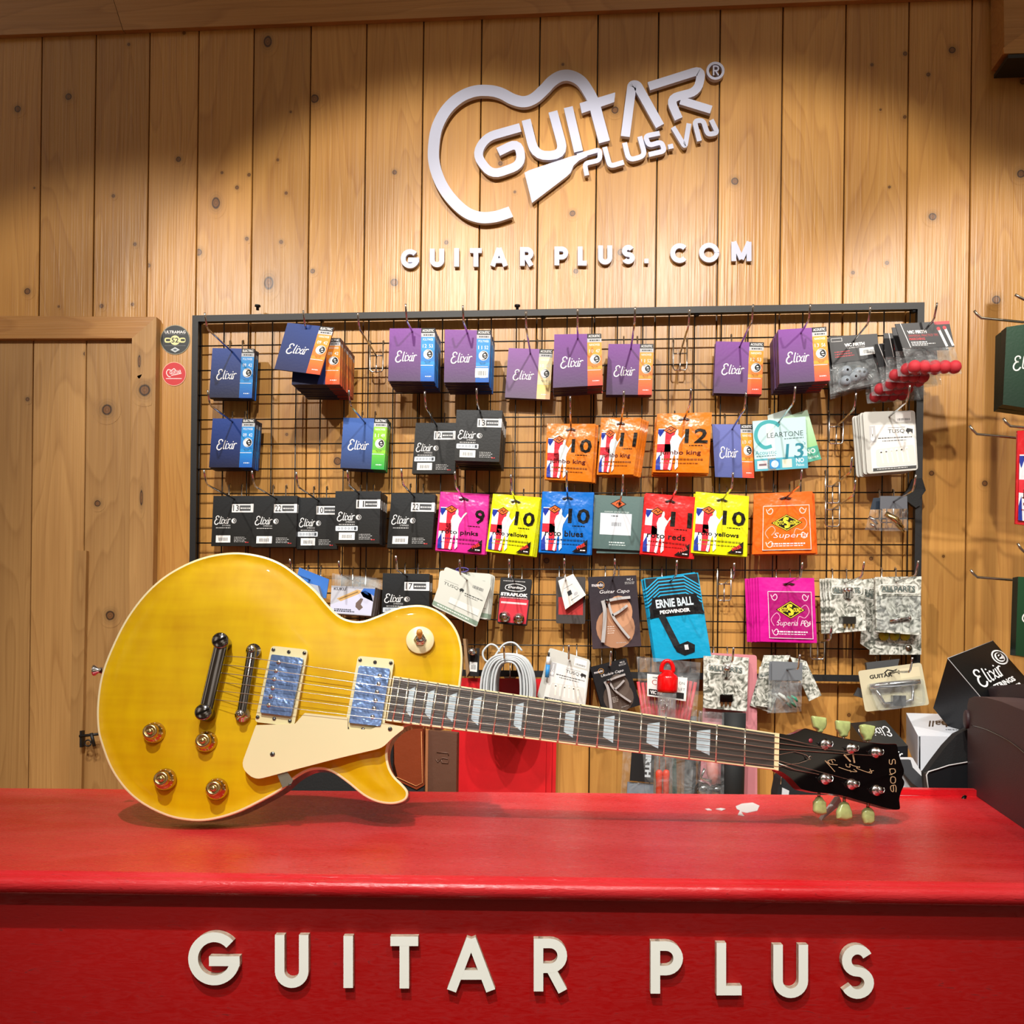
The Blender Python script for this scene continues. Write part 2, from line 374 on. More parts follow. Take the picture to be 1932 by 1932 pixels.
def ribbon(path, w):                        # constant-width band around a 2D path -> left and right edge points
    P = [Vector(p) for p in path]
    P = [p for i, p in enumerate(P) if i == 0 or (p - P[i - 1]).length > 1e-5]
    Lf = []; Rt = []; n = len(P)
    for i in range(n):
        d1 = (P[i] - P[i - 1]).normalized() if i > 0 else None; d2 = (P[i + 1] - P[i]).normalized() if i < n - 1 else None
        if d1 is None: d1 = d2
        if d2 is None: d2 = d1
        t = (d1 + d2); t = t.normalized() if t.length > 1e-6 else d1
        nn = Vector((-t.y, t.x)); c = max(.55, nn.dot(Vector((-d1.y, d1.x))))
        Lf.append(P[i] + nn * (w / 2 / c)); Rt.append(P[i] - nn * (w / 2 / c))
    return Lf, Rt
def band3(mb, path, w, fmap, d, m, mside=None, col='#808080'):      # thick band in 3D
    Lf, Rt = ribbon(path, w)
    a = [fmap(p.x, p.y) for p in Lf]; b = [fmap(p.x, p.y) for p in Rt]; n = len(a); ms = mside or m
    for i in range(n - 1): mb.face([a[i], a[i + 1], b[i + 1], b[i]], m, col)
    for i in range(n - 1):
        mb.face([a[i + 1], a[i], a[i] + d, a[i + 1] + d], ms, col); mb.face([b[i], b[i + 1], b[i + 1] + d, b[i] + d], ms, col)
        mb.face([a[i] + d, a[i + 1] + d, b[i + 1] + d, b[i] + d], ms, col)
    mb.face([a[0], b[0], b[0] + d, a[0] + d], ms, col); mb.face([b[-1], a[-1], a[-1] + d, b[-1] + d], ms, col)
# ------------------------------------------------------------ text
_TX = {}
def text_mesh(s, bold=0.0, font=None):
    k = (s, bold)
    if k in _TX: return _TX[k]
    cu = bpy.data.curves.new('t', 'FONT'); cu.body = s; cu.resolution_u = 2; cu.offset = bold; cu.size = 1
    o = bpy.data.objects.new('t', cu); COL.objects.link(o)
    dg = bpy.context.evaluated_depsgraph_get(); dg.update(); e = o.evaluated_get(dg); me = e.to_mesh()
    vs = [(v.co.x, v.co.y) for v in me.vertices]; fs = [list(p.vertices) for p in me.polygons]
    e.to_mesh_clear(); bpy.data.objects.remove(o); bpy.data.curves.remove(cu)
    x0 = min(v[0] for v in vs); x1 = max(v[0] for v in vs); y0 = min(v[1] for v in vs); y1 = max(v[1] for v in vs)
    vs = [((x - x0), (y1 - y)) for x, y in vs]
    _TX[k] = (vs, fs, x1 - x0, y1 - y0); return _TX[k]
# ------------------------------------------------------------ printed cards, boxes and pouches
class Card(MB):
    def __init__(s, q, asp, mt='card'):
        super().__init__(); s.q = [Vector(p) for p in q]; s.asp = asp; s.lay = 0; s.mt = mt
        s.n = (s.q[3] - s.q[0]).cross(s.q[1] - s.q[0]).normalized()
        if s.n.y > 0: s.n = -s.n
        s.wd = (s.q[1] - s.q[0]).length
    def M(s, x, y, l=None):
        u = x; v = y / s.asp; q = s.q
        p = q[0] * (1 - u) * (1 - v) + q[1] * u * (1 - v) + q[2] * u * v + q[3] * (1 - u) * v
        return p + s.n * ((s.lay if l is None else l) * 7e-5)
    def up(s): s.lay += 1
    def base(s, c1, c2=None, th=.006, side=None, m=None, r=.0, backc=None):
        m = m or s.mt; A = s.asp; d = -s.n * th
        if r:
            pts = rnd([(0, 0), (1, 0), (1, A), (0, A)], r)
            s.prism([s.M(p.x, p.y) for p in pts], d, m, c1, m, side or c1); return
        K = 6
        for i in range(K):
            t0, t1 = i / K, (i + 1) / K; ca = lerp(c1, c2 or c1, t0); cb = lerp(c1, c2 or c1, t1)
            s.face([s.M(0, t0 * A), s.M(0, t1 * A), s.M(1, t1 * A), s.M(1, t0 * A)], m, [ca, cb, cb, ca])
        P = [s.M(0, 0), s.M(1, 0), s.M(1, A), s.M(0, A)]; sd = side or c2 or c1
        for i in range(4):
            a, b = P[i], P[(i + 1) % 4]; s.face([b, a, a + d, b + d], m, sd if i % 2 else lerp(c2 or c1, '#08060a', .45))
        s.face([p + d for p in reversed(P)], m, backc or sd)
    def puff(s, c, th=.004, m='foil', amp=.0025, K=10, edge=.09):   # a foil pouch: flat seams, swollen middle
        A = s.asp; vs = []
        for j in range(K + 1):
            for i in range(K + 1):
                x = i / K; y = j / K
                e = min(x, 1 - x, (y - edge) if y > edge else 0, 1 - y) * 6; e = max(0, min(1, e))
                wob = .0007 * math.sin(x * 17 + y * 9 + s.wd * 900) * (1 if y > edge else .3)
                vs.append(s.M(x, y * A, 0) + s.n * (amp * (e - 1) + wob * (1 - e)))
        fs = [[j * (K + 1) + i, (j + 1) * (K + 1) + i, (j + 1) * (K + 1) + i + 1, j * (K + 1) + i + 1] for j in range(K) for i in range(K)]
        s.raw(vs, fs, m, c, True)
        b = [p - s.n * (th + amp) for p in (s.M(0, 0, 0), s.M(1, 0, 0), s.M(1, A, 0), s.M(0, A, 0))]
        s.face(list(reversed(b)), m, c)
        P = [vs[0], vs[K], vs[(K + 1) * (K + 1) - 1], vs[(K + 1) * K]]
        for i in range(4): s.face([P[(i + 1) % 4], P[i], b[i], b[(i + 1) % 4]], m, c)
        s.lay = 6
    def poly(s, pts, c, m=None):
        s.face([s.M(p[0], p[1]) for p in pts], m or s.mt, c)
    def rect(s, x0, y0, x1, y1, c, m=None, c2=None):
        cc = [c, c2, c2, c] if c2 else c
        s.face([s.M(x0, y0), s.M(x0, y1), s.M(x1, y1), s.M(x1, y0)], m or s.mt, cc)
    def disc(s, x, y, r, c, m=None, k=20, a0=0, a1=360, sq=1):
        pts = [(x + r * math.cos(math.radians(a0 + (a1 - a0) * i / k)), y + r * sq * math.sin(math.radians(a0 + (a1 - a0) * i / k))) for i in range(k + (0 if a1 - a0 >= 360 else 1))]
        s.poly(pts, c, m)
    def line(s, pts, w, c, m=None, sm=0):
        P = smooth([(p[0], p[1], 0) for p in pts], sm) if sm else pts
        Lf, Rt = ribbon([(p[0], p[1]) for p in P], w)
        for i in range(len(Lf) - 1):
            s.face([s.M(*Lf[i]), s.M(*Lf[i + 1]), s.M(*Rt[i + 1]), s.M(*Rt[i])], m or s.mt, c)
    def ring(s, x, y, r, w, c, k=24, sq=1):
        s.line([(x + r * math.cos(2 * math.pi * i / k), y + r * sq * math.sin(2 * math.pi * i / k)) for i in range(k + 1)], w, c)
    def text(s, t, x, y, h, c, w=None, al='l', sh=0, bold=0.0, m=None, rot=0):
        vs, fs, tw, th = text_mesh(t, bold); k = h / th; kx = (w / tw) if w else k
        ww = tw * kx; ox = {'l': 0, 'c': -ww / 2, 'r': -ww}[al]; ca, sa = math.cos(math.radians(rot)), math.sin(math.radians(rot))
        P = []
        for a, b in vs:
            X = ox + a * kx + sh * (h - b * k); Y = b * k
            P.append(s.M(x + X * ca - Y * sa, y + X * sa + Y * ca))
        s.raw(P, [f[::-1] for f in fs], m or s.mt, c)
    def tiny(s, x0, y, x1, h, c, n=6, seed=1):          # a line of print too small to read
        R = random.Random(seed * 77 + int(x0 * 100)); x = x0
        while x < x1 - .01:
            q = R.uniform(.015, .06); s.rect(x, y, min(x + q, x1), y + h, c); x += q + .012
    def barcode(s, x0, y0, x1, y1, bg='#e8eae8', fg='#30343a', pad=.18):
        s.rect(x0, y0, x1, y1, bg); s.up(); R = random.Random(int(x0 * 991)); w = x1 - x0; h = y1 - y0; x = x0 + w * pad
        while x < x1 - w * pad:
            q = R.uniform(.004, .012); s.rect(x, y0 + h * .3, x + q, y1 - h * .22, fg); x += q + R.uniform(.006, .012)
ELX = [  # script wordmark strokes in a 1 x .5 box: (points, width)
    ([(.26, .1), (.27, .04), (.2, .0), (.12, .04), (.1, .12), (.14, .18), (.21, .19)], .055),
    ([(.21, .19), (.11, .21), (.04, .3), (.03, .4), (.09, .47), (.18, .46), (.26, .38)], .062),
    ([(.405, .03), (.36, .2), (.325, .38), (.34, .43), (.38, .41)], .05),
    ([(.47, .18), (.43, .38), (.445, .43), (.485, .4)], .05), ([(.495, .08), (.487, .12)], .05),
    ([(.52, .22), (.555, .18), (.585, .24), (.61, .37), (.645, .43), (.68, .4)], .045), ([(.69, .19), (.62, .29), (.57, .36), (.52, .43)], .04),
    ([(.755, .18), (.715, .38), (.73, .43), (.765, .4)], .05), ([(.78, .08), (.772, .12)], .05),
    ([(.83, .17), (.785, .44)], .052), ([(.81, .29), (.86, .2), (.91, .17), (.945, .2)], .045)]
def script_logo(s, x, y, w, c, rot=0, t=.8):
    ca, sa = math.cos(math.radians(rot)), math.sin(math.radians(rot)); s.up()
    for P, wd in ELX: s.line([(x + (a * ca - b * sa) * w, y + (a * sa + b * ca) * w) for a, b in P], wd * w * t, c, sm=4)
def e_disc(s, x, y, r, inv=False, fg='#f4f4f4', bg='#0a0a0a'):
    s.disc(x, y, r, fg); s.up(); s.disc(x, y, r * .9, bg); s.up(); s.disc(x - r * .12, y, r * .78, fg); s.up()
    s.line([(x - r * .1, y + r * .05), (x + r * .55, y + r * .05), (x + r * .6, y - r * .3), (x + r * .2, y - r * .5), (x - r * .15, y - r * .1), (x + .05 * r, y + r * .4), (x + r * .6, y + r * .5)], r * .26, bg, sm=3)
def elixir(s, base, dark, top, band, band2, deep, g, arrow=None, right='#1b3f8f'):
    s.base(base, dark, th=.0045, side=right)
    s.up(); B = .70; A = s.asp
    s.rect(B, 0, 1, A * .09, '#111114'); s.rect(B, A * .09, 1, A * .165, '#b9bcc0'); s.rect(B, A * .165, 1, A * .68, band); s.rect(B, A * .68, 1, A, band2, c2=deep)
    s.up(); s.text(top, (B + 1) / 2, A * .02, .055, '#f4f4f4', w=.25, al='c', bold=.02)
    s.tiny(B + .05, A * .115, .96, .028, '#3a3c40', seed=3); s.text('POLYWEB' if band == '#2a8fd8' else 'NANOWEB', (B + 1) / 2, A * .19, .05, '#e8f2fa', w=.22, al='c')
    s.text(g[0], B + .04, A * .3, .075, '#f0f4f8', w=.085); s.text(g[1], B + .175, A * .3, .075, '#f0f4f8', w=.085)
    s.poly([(B, A * .4), (.85, A * .55), (1, A * .4), (1, A * .62), (B, A * .62)], lerp(band, deep, .45)); s.up()
    e_disc(s, .86, A * .49, .105); s.tiny(B + .08, A * .62, .93, .018, lerp(band, '#101010', .5), seed=5); s.tiny(B + .1, A * .645, .9, .018, lerp(band, '#101010', .5), seed=6)
    s.rect(B, A * .695, .97, A * .705, '#f2f6fa'); (g[2:] and (s.up(), s.up(), s.up(), s.up(), s.barcode(.69, A * .73, .98, A * .91))); s.tiny(B + .1, A * .9, .93, .02, '#e8eef6', seed=8)
    script_logo(s, .14, A * .43, .5, '#f2f4f8')
def elixir_back(s, num, gauge=True, label=True):
    s.base('#202326', '#191815', th=.005, side='#241a1c'); s.up(); A = s.asp
    s.rect(.47, A * .16, 1, A * .33, '#e4e6e6'); s.up(); s.rect(.66, A * .19, .93, A * .3, '#4a4d50'); s.rect(.47, A * .13, .93, A * .165, '#0c0d0e')
    s.text(num, .5, A * .185, A * .12, '#2a2c2e', w=.14 if len(num) > 1 else .06, bold=.01); s.up(); s.tiny(.68, A * .235, .92, .03, '#d8dada', seed=2)
    script_logo(s, .05, A * .4, .42, '#eceeee'); e_disc(s, .53, A * .5, .06, fg='#e8eaea', bg='#202224')
    s.text('STRINGS', .25, A * .575, .035, '#c8caca', w=.2); s.tiny(.1, A * .63, .45, .018, '#c0c2c2', seed=4)
    if gauge:
        s.poly([(p.x, p.y) for p in rnd([(.03, A * .665), (.52, A * .665), (.52, A * .76), (.03, A * .76)], .02)], '#c9d2da'); s.up()
        for i in range(5): s.ring(.1 + i * .075, A * .712, .018, .008, '#5a646c', 10)
        s.rect(.44, A * .685, .49, A * .742, '#40464c')
    s.barcode(.11, A * .79, .46, A * .93)
    for i in range(4): s.tiny(.55, A * (.82 + i * .03), .8 + .04 * (i % 2), .012, '#b8baba', seed=9 + i)
    s.tiny(.82, A * .92, .9, .02, '#c03030', seed=3)
SIL = [(.42, .24), (.47, .2), (.5, .25), (.49, .31), (.54, .35), (.6, .38), (.68, .3), (.75, .26), (.79, .27), (.74, .31), (.66, .37), (.6, .44), (.55, .5), (.53, .58), (.55, .7), (.54, .82), (.55, .93), (.47, .99), (.45, .93), (.47, .8), (.43, .68), (.38, .78), (.36, .92), (.33, 1.0), (.26, .98), (.3, .82), (.31, .66), (.3, .54), (.27, .44), (.32, .34), (.4, .31)]
def flag(s, x0, y0, x1, y1):
    w = x1 - x0; h = y1 - y0
    s.rect(x0, y0, x1, y1, '#e8eaf2'); s.up()
    s.poly([(x0, y0 + h * .02), (x0 + w * .42, y0 + h * .02), (x0 + w * .16, y0 + h * .22), (x0, y0 + h * .12)], '#23379c'); s.poly([(x0, y0 + h * .78), (x0 + w * .2, y0 + h * .62), (x0 + w * .3, y1), (x0, y1)], '#23379c')
    s.rect(x0 + w * .45, y0, x1, y1, '#e03040'); s.rect(x0, y0 + h * .38, x1, y0 + h * .58, '#e03040'); s.up()
    s.poly([(x0, y0 + h * .3), (x0 + w * .45, y0 + h * .02), (x0 + w * .45, y0 + h * .1), (x0, y0 + h * .38)], '#f2f2f6')
def roto(s, c, num, l1, name, edge='#e8642a', free=True, ink='#15120f'):
    s.puff(c); A = s.asp
    s.poly([(.38, A * .115), (.5, A * .075), (.62, A * .115), (.56, A * .13), (.5, A * .1), (.44, A * .13)], '#1c1008'); s.up()
    flag(s, .04, A * .26, .34, A * .96); s.up()
    s.poly([(.12, A * .29), (.26, A * .22), (.4, A * .29), (.26, A * .36)], '#20140c'); s.up(); s.poly([(.145, A * .29), (.26, A * .235), (.375, A * .29), (.26, A * .345)], '#e86a28'); s.up()
    s.line([(.2, A * .3), (.24, A * .27), (.27, A * .31), (.32, A * .27)], .016, '#20140c')
    s.poly([(.1 + x * .62, .1 * A + y * A * .87) for x, y in SIL], '#dfe9ec'); s.up()
    s.text(num, .95, A * .27, A * .24, ink, w=.42 if len(num) > 1 else .2, al='r', bold=.02); s.tiny(.62, A * .545, .86, .014, ink, seed=4); s.up()
    if 0: s.text(l1, .13, A * .57, .06, lerp(c, '#801010', .6), w=.1)
    s.text(name, .1, A * .63, .115, ink if free else '#5a1810', w=.74, sh=.0, bold=.015)
    s.up(); s.tiny(.14, A * .77, .88, .03, lerp(c, '#101010', .65), seed=3); s.tiny(.1, A * .84, .8, .014, lerp(c, '#101010', .6), seed=5)
    if free:
        s.poly([(.64, A * .97), (.93, A * .76), (.93, A * .97)], '#1a0c0c'); s.up(); s.text('FREE', .72, A * .885, .06, '#e83a34', w=.17, rot=-28, bold=.03); s.tiny(.8, A * .93, .9, .02, '#f4f0f0', seed=2)
def logo_diamond(s, x, y, w, h, bgc):
    s.poly([(x - w, y), (x, y - h), (x + w, y), (x, y + h)], '#141008'); s.up()
    s.line([(x - w * .88, y), (x, y - h * .88), (x + w * .88, y), (x, y + h * .88), (x - w * .88, y)], .012, '#e8d83a')
    s.text('ROTO', x - w * .72, y - h * .25, h * .5, '#e8d83a', w=w * .56, bold=.04); s.text('OUND', x + w * .2, y - h * .25, h * .5, '#e8d83a', w=w * .5, bold=.04)
    s.line([(x + w * .12, y - h * .42), (x - w * .08, y - h * .5), (x - w * .14, y - h * .2), (x + w * .08, y + h * .08), (x + w * .1, y + h * .42), (x - w * .14, y + h * .5)], .05, '#e8d83a', sm=4)
def scriptish(s, t, x, y, h, c, w): s.text(t, x, y, h, c, w=w, sh=.3, bold=-.005)
def superia(s, c, name, dark):
    s.puff(c); A = s.asp
    s.poly([(.42, A * .1), (.54, A * .07), (.66, A * .1), (.6, A * .12), (.54, A * .1), (.48, A * .12)], '#2c1008'); s.up()
    fr = [(.16, A * .22), (.93, A * .22), (.93, A * .94), (.16, A * .94), (.16, A * .22)]; lt = lerp(c, '#ffffff', .6)
    s.poly(fr[:4], dark); s.up(); s.line(fr, .012, lt)
    for cx, cy, q in ((.24, .3, 1), (.85, .3, -1), (.24, .84, 1), (.86, .7, -1)):
        s.line([(cx, A * cy), (cx + .05 * q, A * (cy - .04)), (cx + .08 * q, A * cy), (cx + .05 * q, A * (cy + .05)), (cx, A * (cy + .04)), (cx - .03 * q, A * (cy - .03))], .014, lt, sm=4)
    s.line([(.7, A * .5), (.82, A * .42), (.88, A * .52), (.8, A * .62), (.7, A * .6), (.66, A * .7)], .012, lerp(c, '#ffffff', .35), sm=5)
    s.line([(.25, A * .75), (.2, A * .65), (.3, A * .55), (.36, A * .62), (.3, A * .7)], .012, lerp(c, '#ffffff', .35), sm=5)
    s.up(); s.up(); logo_diamond(s, .55, A * .5, .26, A * .14, c); s.up()
    scriptish(s, name, .28 if len(name) > 8 else .32, A * .66, A * .11, '#f0e0ea', .55 if len(name) < 8 else .6)
    s.tiny(.3, A * .83, .85, .022, '#f4e4ee', seed=3); s.tiny(.3, A * .87, .8, .014, '#f4e4ee', seed=4)
def custom_single(s):
    s.base('#5c7674', '#4c6462', th=.004, side='#405450'); s.up(); A = s.asp
    s.poly([(.33, A * .15), (.5, A * .06), (.66, A * .15), (.5, A * .25)], '#2a1a12'); s.up(); s.poly([(.36, A * .15), (.5, A * .08), (.63, A * .15), (.5, A * .22)], '#d8602c'); s.up(); s.line([(.45, A * .16), (.49, A * .12), (.51, A * .18), (.56, A * .13)], .016, '#2a1a12')
    s.text('custom single strings', .22, A * .28, .05, '#cfe0de', w=.5); s.rect(.14, A * .33, .78, A * .73, '#dde6ee'); s.up(); s.tiny(.36, A * .37, .5, .02, '#303840')
    s.barcode(.32, A * .45, .62, A * .6, bg='#dde6ee'); s.tiny(.34, A * .86, .66, .025, '#cfe0de', seed=4); s.tiny(.34, A * .91, .68, .015, '#cfe0de', seed=6)
def cleartone(s, num, tint, deep):
    s.base(tint, tint, th=.003, side=deep); s.up(); A = s.asp
    s.rect(.25, 0, .4, A, lerp(tint, '#ffffff', .4)); s.rect(0, A * .76, 1, A, deep); s.up()
    s.line([(.5 + 0, A * .14), (.42, A * .07), (.28, A * .04), (.13, A * .1), (.05, A * .26), (.08, A * .42), (.2, A * .54), (.34, A * .52)], .07, '#3aa0a8', sm=4); s.up()
    s.text('LEARTONE', .26, A * .26, A * .1, '#46585c', w=.68); s.tiny(.58, A * .39, .96, .02, '#6a8488'); s.text(num, .58, A * .5, A * .3, '#1f7f94', w=.34, sh=.12, bold=.01); s.text("'s", .93, A * .47, A * .07, '#2a8a9a')
    s.text('Acoustic', .02, A * .6, A * .08, '#3a98a8', w=.4); s.tiny(.04, A * .7, .4, .02, '#5a8890')
    s.poly([(.05, A * .8), (.24, A * .8), (.24, A * .96), (.05, A * .96)], '#ead0d4'); s.rect(.28, A * .79, .48, A * .97, '#2a8ac8'); s.rect(.52, A * .8, .7, A * .96, '#dfe4cc')
    s.up(); s.disc(.38, A * .88, .07, '#c8e4f4'); s.rect(.08, A * .86, .22, A * .9, '#70606a'); s.text('NO', .78, A * .79, A * .09, '#eaf6f6', w=.15, bold=.02); s.text('Flakes', .78, A * .9, A * .05, '#eaf6f6', w=.15)
def tusq_front(s):
    s.base('#c4c6c0', th=.004, m='print', r=.06, side='#a8aaa4'); s.up(); A = s.asp; c = '#e6e7e4'
    s.poly([(p.x, p.y) for p in rnd([(.1, A * .22), (.97, A * .22), (.97, A * .97), (.1, A * .97)], .04)], c); s.rect(.62, A * .02, .92, A * .18, '#eceeec'); s.up()
    s.barcode(.64, A * .1, .9, A * .18, bg='#eceeec', pad=.05); s.rect(.1, A * .23, .22, A * .5, '#b8babc'); s.up(); s.disc(.16, A * .44, .04, '#f2f2f0'); s.disc(.16, A * .39, .028, '#f2f2f0'); s.rect(.152, A * .26, .168, A * .4, '#f2f2f0')
    s.text('TUSQ', .46, A * .3, A * .075, '#202224', w=.32); s.up(); s.poly([(.8, A * .34), (.83, A * .29), (.89, A * .3), (.94, A * .31), (.93, A * .39), (.9, A * .35), (.86, A * .36), (.85, A * .4), (.83, A * .36)], '#202224')
    s.rect(.46, A * .27, .8, A * .274, '#404244'); s.tiny(.26, A * .43, .92, .02, '#505254'); s.tiny(.34, A * .48, .8, .014, '#505254', seed=4)
    s.poly([(p.x, p.y) for p in rnd([(.2, A * .62), (.94, A * .57), (.97, A * .9), (.2, A * .9)], .05)], '#d6d7d2'); s.up()
    for i in range(6):
        x = .3 + i * .1; s.line([(x, A * (.66 - i * .006)), (x + .03, A * .85)], .032, '#f3f0e2'); s.disc(x, A * (.655 - i * .006), .03, '#f6f4ea')
    s.rect(.12, A * .92, .97, A * .97, '#3a3c3c'); s.up(); s.tiny(.2, A * .935, .8, .014, '#d0d2d0')
def tusq_back(s, nut=True):
    s.base('#c9cdc4', th=.004, m='print', r=.06, side='#a0a49c'); s.up(); A = s.asp
    s.text('TUSQ', .08, A * .34, A * .08, '#2a2e2c', w=.32); s.poly([(.42, A * .37), (.46, A * .33), (.52, A * .35), (.51, A * .42), (.48, A * .39), (.45, A * .43)], '#2a2e2c'); s.barcode(.64, A * .12, .9, A * .26, bg='#c9cdc4', pad=.06)
    s.tiny(.55, A * .4, .95, .022, '#4a4e4c'); s.tiny(.56, A * .45, .85, .014, '#4a4e4c', seed=3); s.line([(.08, A * .3), (.38, A * .3)], .005, '#3a3e3c')
    if nut: s.poly([(p.x, p.y) for p in rnd([(.3, A * .62), (.95, A * .62), (.95, A * .76), (.3, A * .76)], .02)], '#dfe2da'); s.line([(.3, A * .765), (.95, A * .765)], .012, '#7e827a')
    s.rect(.0, A * .87, 1, A * .97, '#7e9482'); s.up(); s.tiny(.1, A * .9, .8, .03, '#dfe6dc', seed=3)
def capo(s, title, mc, warm):
    s.base('#26222a' if warm else '#16171a', '#3e3238' if warm else '#1b1c1f', th=.003, side='#15151a'); s.up(); A = s.asp
    g = '#b98a6a' if warm else '#5c5048'
    s.disc(.5, A * .72, .4, lerp(g, '#30201c', .25), sq=1.05); s.up(); s.disc(.6, A * .5, .27, g, sq=1.2); s.up()
    s.text('musedo', .06, A * .09, .07, '#d8d4d8', w=.24, bold=.02); s.text(mc, .8, A * .04, .045, '#e8e8e8', w=.12); s.ring(.25, A * .12, .07, .01, '#c8904a')
    scriptish(s, title, .2, A * .19, .09, '#f0eef0', .62); s.tiny(.75, A * .09, .95, .012, '#a8a8a8'); s.tiny(.75, A * .11, .95, .012, '#a8a8a8', seed=2); s.tiny(.5, A * .93, .72, .012, '#a8a8a8', seed=2)
    for i in range(4): s.tiny(.33, A * (.7 + i * .03), .48, .01, '#e0d8d0', seed=i + 3)
def capo_metal(s, mb):                         # the clamp itself, as a solid
    A = s.asp; d = -s.n * .004
    def put(P, w):
        Lf, Rt = ribbon([(p.x, p.y) for p in smooth([(a, b, 0) for a, b in P], 4)], w); top = [s.M(p.x, p.y, 0) + s.n * .009 for p in Lf] + [s.M(p.x, p.y, 0) + s.n * .009 for p in reversed(Rt)]
        for i in range(len(Lf) - 1):
            q = [s.M(p.x, p.y, 0) + s.n * .009 for p in (Lf[i], Lf[i + 1], Rt[i + 1], Rt[i])]; mb.prism(q, -s.n * .006, 'capo_metal')
    put([(.3, A * .35), (.6, A * .32), (.84, A * .31)], .055); put([(.27, A * .34), (.3, A * .5), (.26, A * .75), (.22, A * .92)], .075); put([(.38, A * .36), (.45, A * .55), (.6, A * .72), (.77, A * .88)], .05); put([(.45, A * .55), (.6, A * .5), (.77, A * .42)], .05)
    mb.lathe(s.M(.36, A * .35, 0) + s.n * .008, s.n, [(.0045, 0), (.005, .003), (.003, .005)], 'chrome_dark', k=12)
def ernie(s):
    s.puff('#159cc8'); A = s.asp; s.rect(.02, A * .01, .98, A * .48, '#2a2c30'); s.up()
    for i in range(6):
        y = .02 + i * .04; s.line([(.0, A * (y + .12)), (.25, A * y), (.72, A * y), (.99, A * (y + .13))], .022, '#2aa8d8')
    s.up(); s.poly([(.1, A * .24), (.9, A * .24), (1, A * .48), (0, A * .48)], '#1b1c1f'); s.up()
    s.text('ERNIE BALL', .15, A * .27, A * .1, '#cfe4ee', w=.68, bold=.03); s.up(); s.rect(.08, A * .385, .9, A * .47, '#101114'); s.up(); s.text('PEGWINDER', .2, A * .4, A * .045, '#eef2f4', w=.55, bold=.04)
    s.line([(.22, A * .46), (.42, A * .84)], .12, '#26282b'); s.poly([(.36, A * .84), (.62, A * .79), (.74, A * .84), (.72, A * .92), (.54, A * .95), (.4, A * .9)], '#191a1d'); s.up(); s.rect(.55, A * .83, .62, A * .89, '#c8ccd0')
def allparts(s, hdr=True, part='jack'):
    s.base('#a9aca2', th=.003, m='pearl_print'); s.up(); A = s.asp
    s.poly([(p.x, p.y) for p in rnd([(.07, A * .13), (.93, A * .13), (.93, A * .3), (.07, A * .3)], .09)], '#e6e8e2'); s.up()
    s.poly([(p.x, p.y) for p in rnd([(.09, A * .145), (.91, A * .145), (.91, A * .285), (.09, A * .285)], .075)], '#9ea29a', 'pearl_print'); s.up(); s.text('ALLPARTS', .13, A * .165, A * .1, '#566462', w=.74, bold=.03)
def vf_header(s, title, red):
    s.base('#26272a', th=.002, side='#101012', m='print'); s.up(); A = s.asp
    s.text('VIC FIRTH', .3 if not red else .18, A * .3, A * .13, '#f0f0f0', w=.42 if not red else .36, bold=.06)
    if red:
        s.text('UNIVERSAL PRACTICE TIPS', .18, A * .47, A * .09, '#c22a30', w=.56); s.text('MARCHING', .18, A * .6, A * .1, '#c22a30', w=.3, bold=.03)
        s.tiny(.2, A * .76, .5, .02, '#e8e8e8'); s.tiny(.2, A * .83, .65, .014, '#e8e8e8', seed=3); s.tiny(.2, A * .89, .5, .014, '#e8e8e8', seed=4); s.rect(.72, 0, 1, A * .12, '#c8444a')
        s.line([(.78, A * .32), (.86, A * .98)], .05, '#e6e6ea'); s.line([(.9, A * .3), (.98, A * .96)], .05, '#e6e6ea'); s.up(); s.disc(.775, A * .28, .035, '#c83038'); s.disc(.89, A * .25, .035, '#c83038'); s.line([(.1, 0), (.16, A)], .014, '#e6e6e6')
    else:
        s.text('THE PERFECT PAIR', .34, A * .46, A * .05, '#d8d8d8', w=.38); s.barcode(.6, A * .54, .98, A * .84)
        for i in range(3): s.tiny(.08, A * (.58 + i * .09), .4 + .04 * i, .02, '#b03038', seed=i)
        s.line([(.04, A * .08), (.26, A * .08), (.26, A * .2), (.04, A * .2), (.04, A * .08)], .01, '#c8c8c8')
def straplok(s):
    s.base('#141416', th=.006, m='print', r=.06, side='#303034'); s.up(); A = s.asp
    s.poly([(.03, A * .45), (.97, A * .45), (.97, A * .97), (.03, A * .97)], '#c8283a'); s.line([(.2, A * .17), (.5, A * .12), (.8, A * .17), (.8, A * .25), (.5, A * .28), (.2, A * .25), (.2, A * .17)], .02, '#f0f0f0', sm=3); s.text('Dunlop', .26, A * .17, A * .07, '#f0f0f0', w=.48, sh=.3, bold=.03)
    s.text('STRAPLOK', .05, A * .32, A * .075, '#f4f4f4', w=.88, bold=.06); s.tiny(.06, A * .42, .94, .03, '#e8a8b0'); s.tiny(.1, A * .06, .8, .02, '#d0d0d0', seed=2); s.up(); s.rect(.08, A * .52, .92, A * .56, '#e8c8cc')
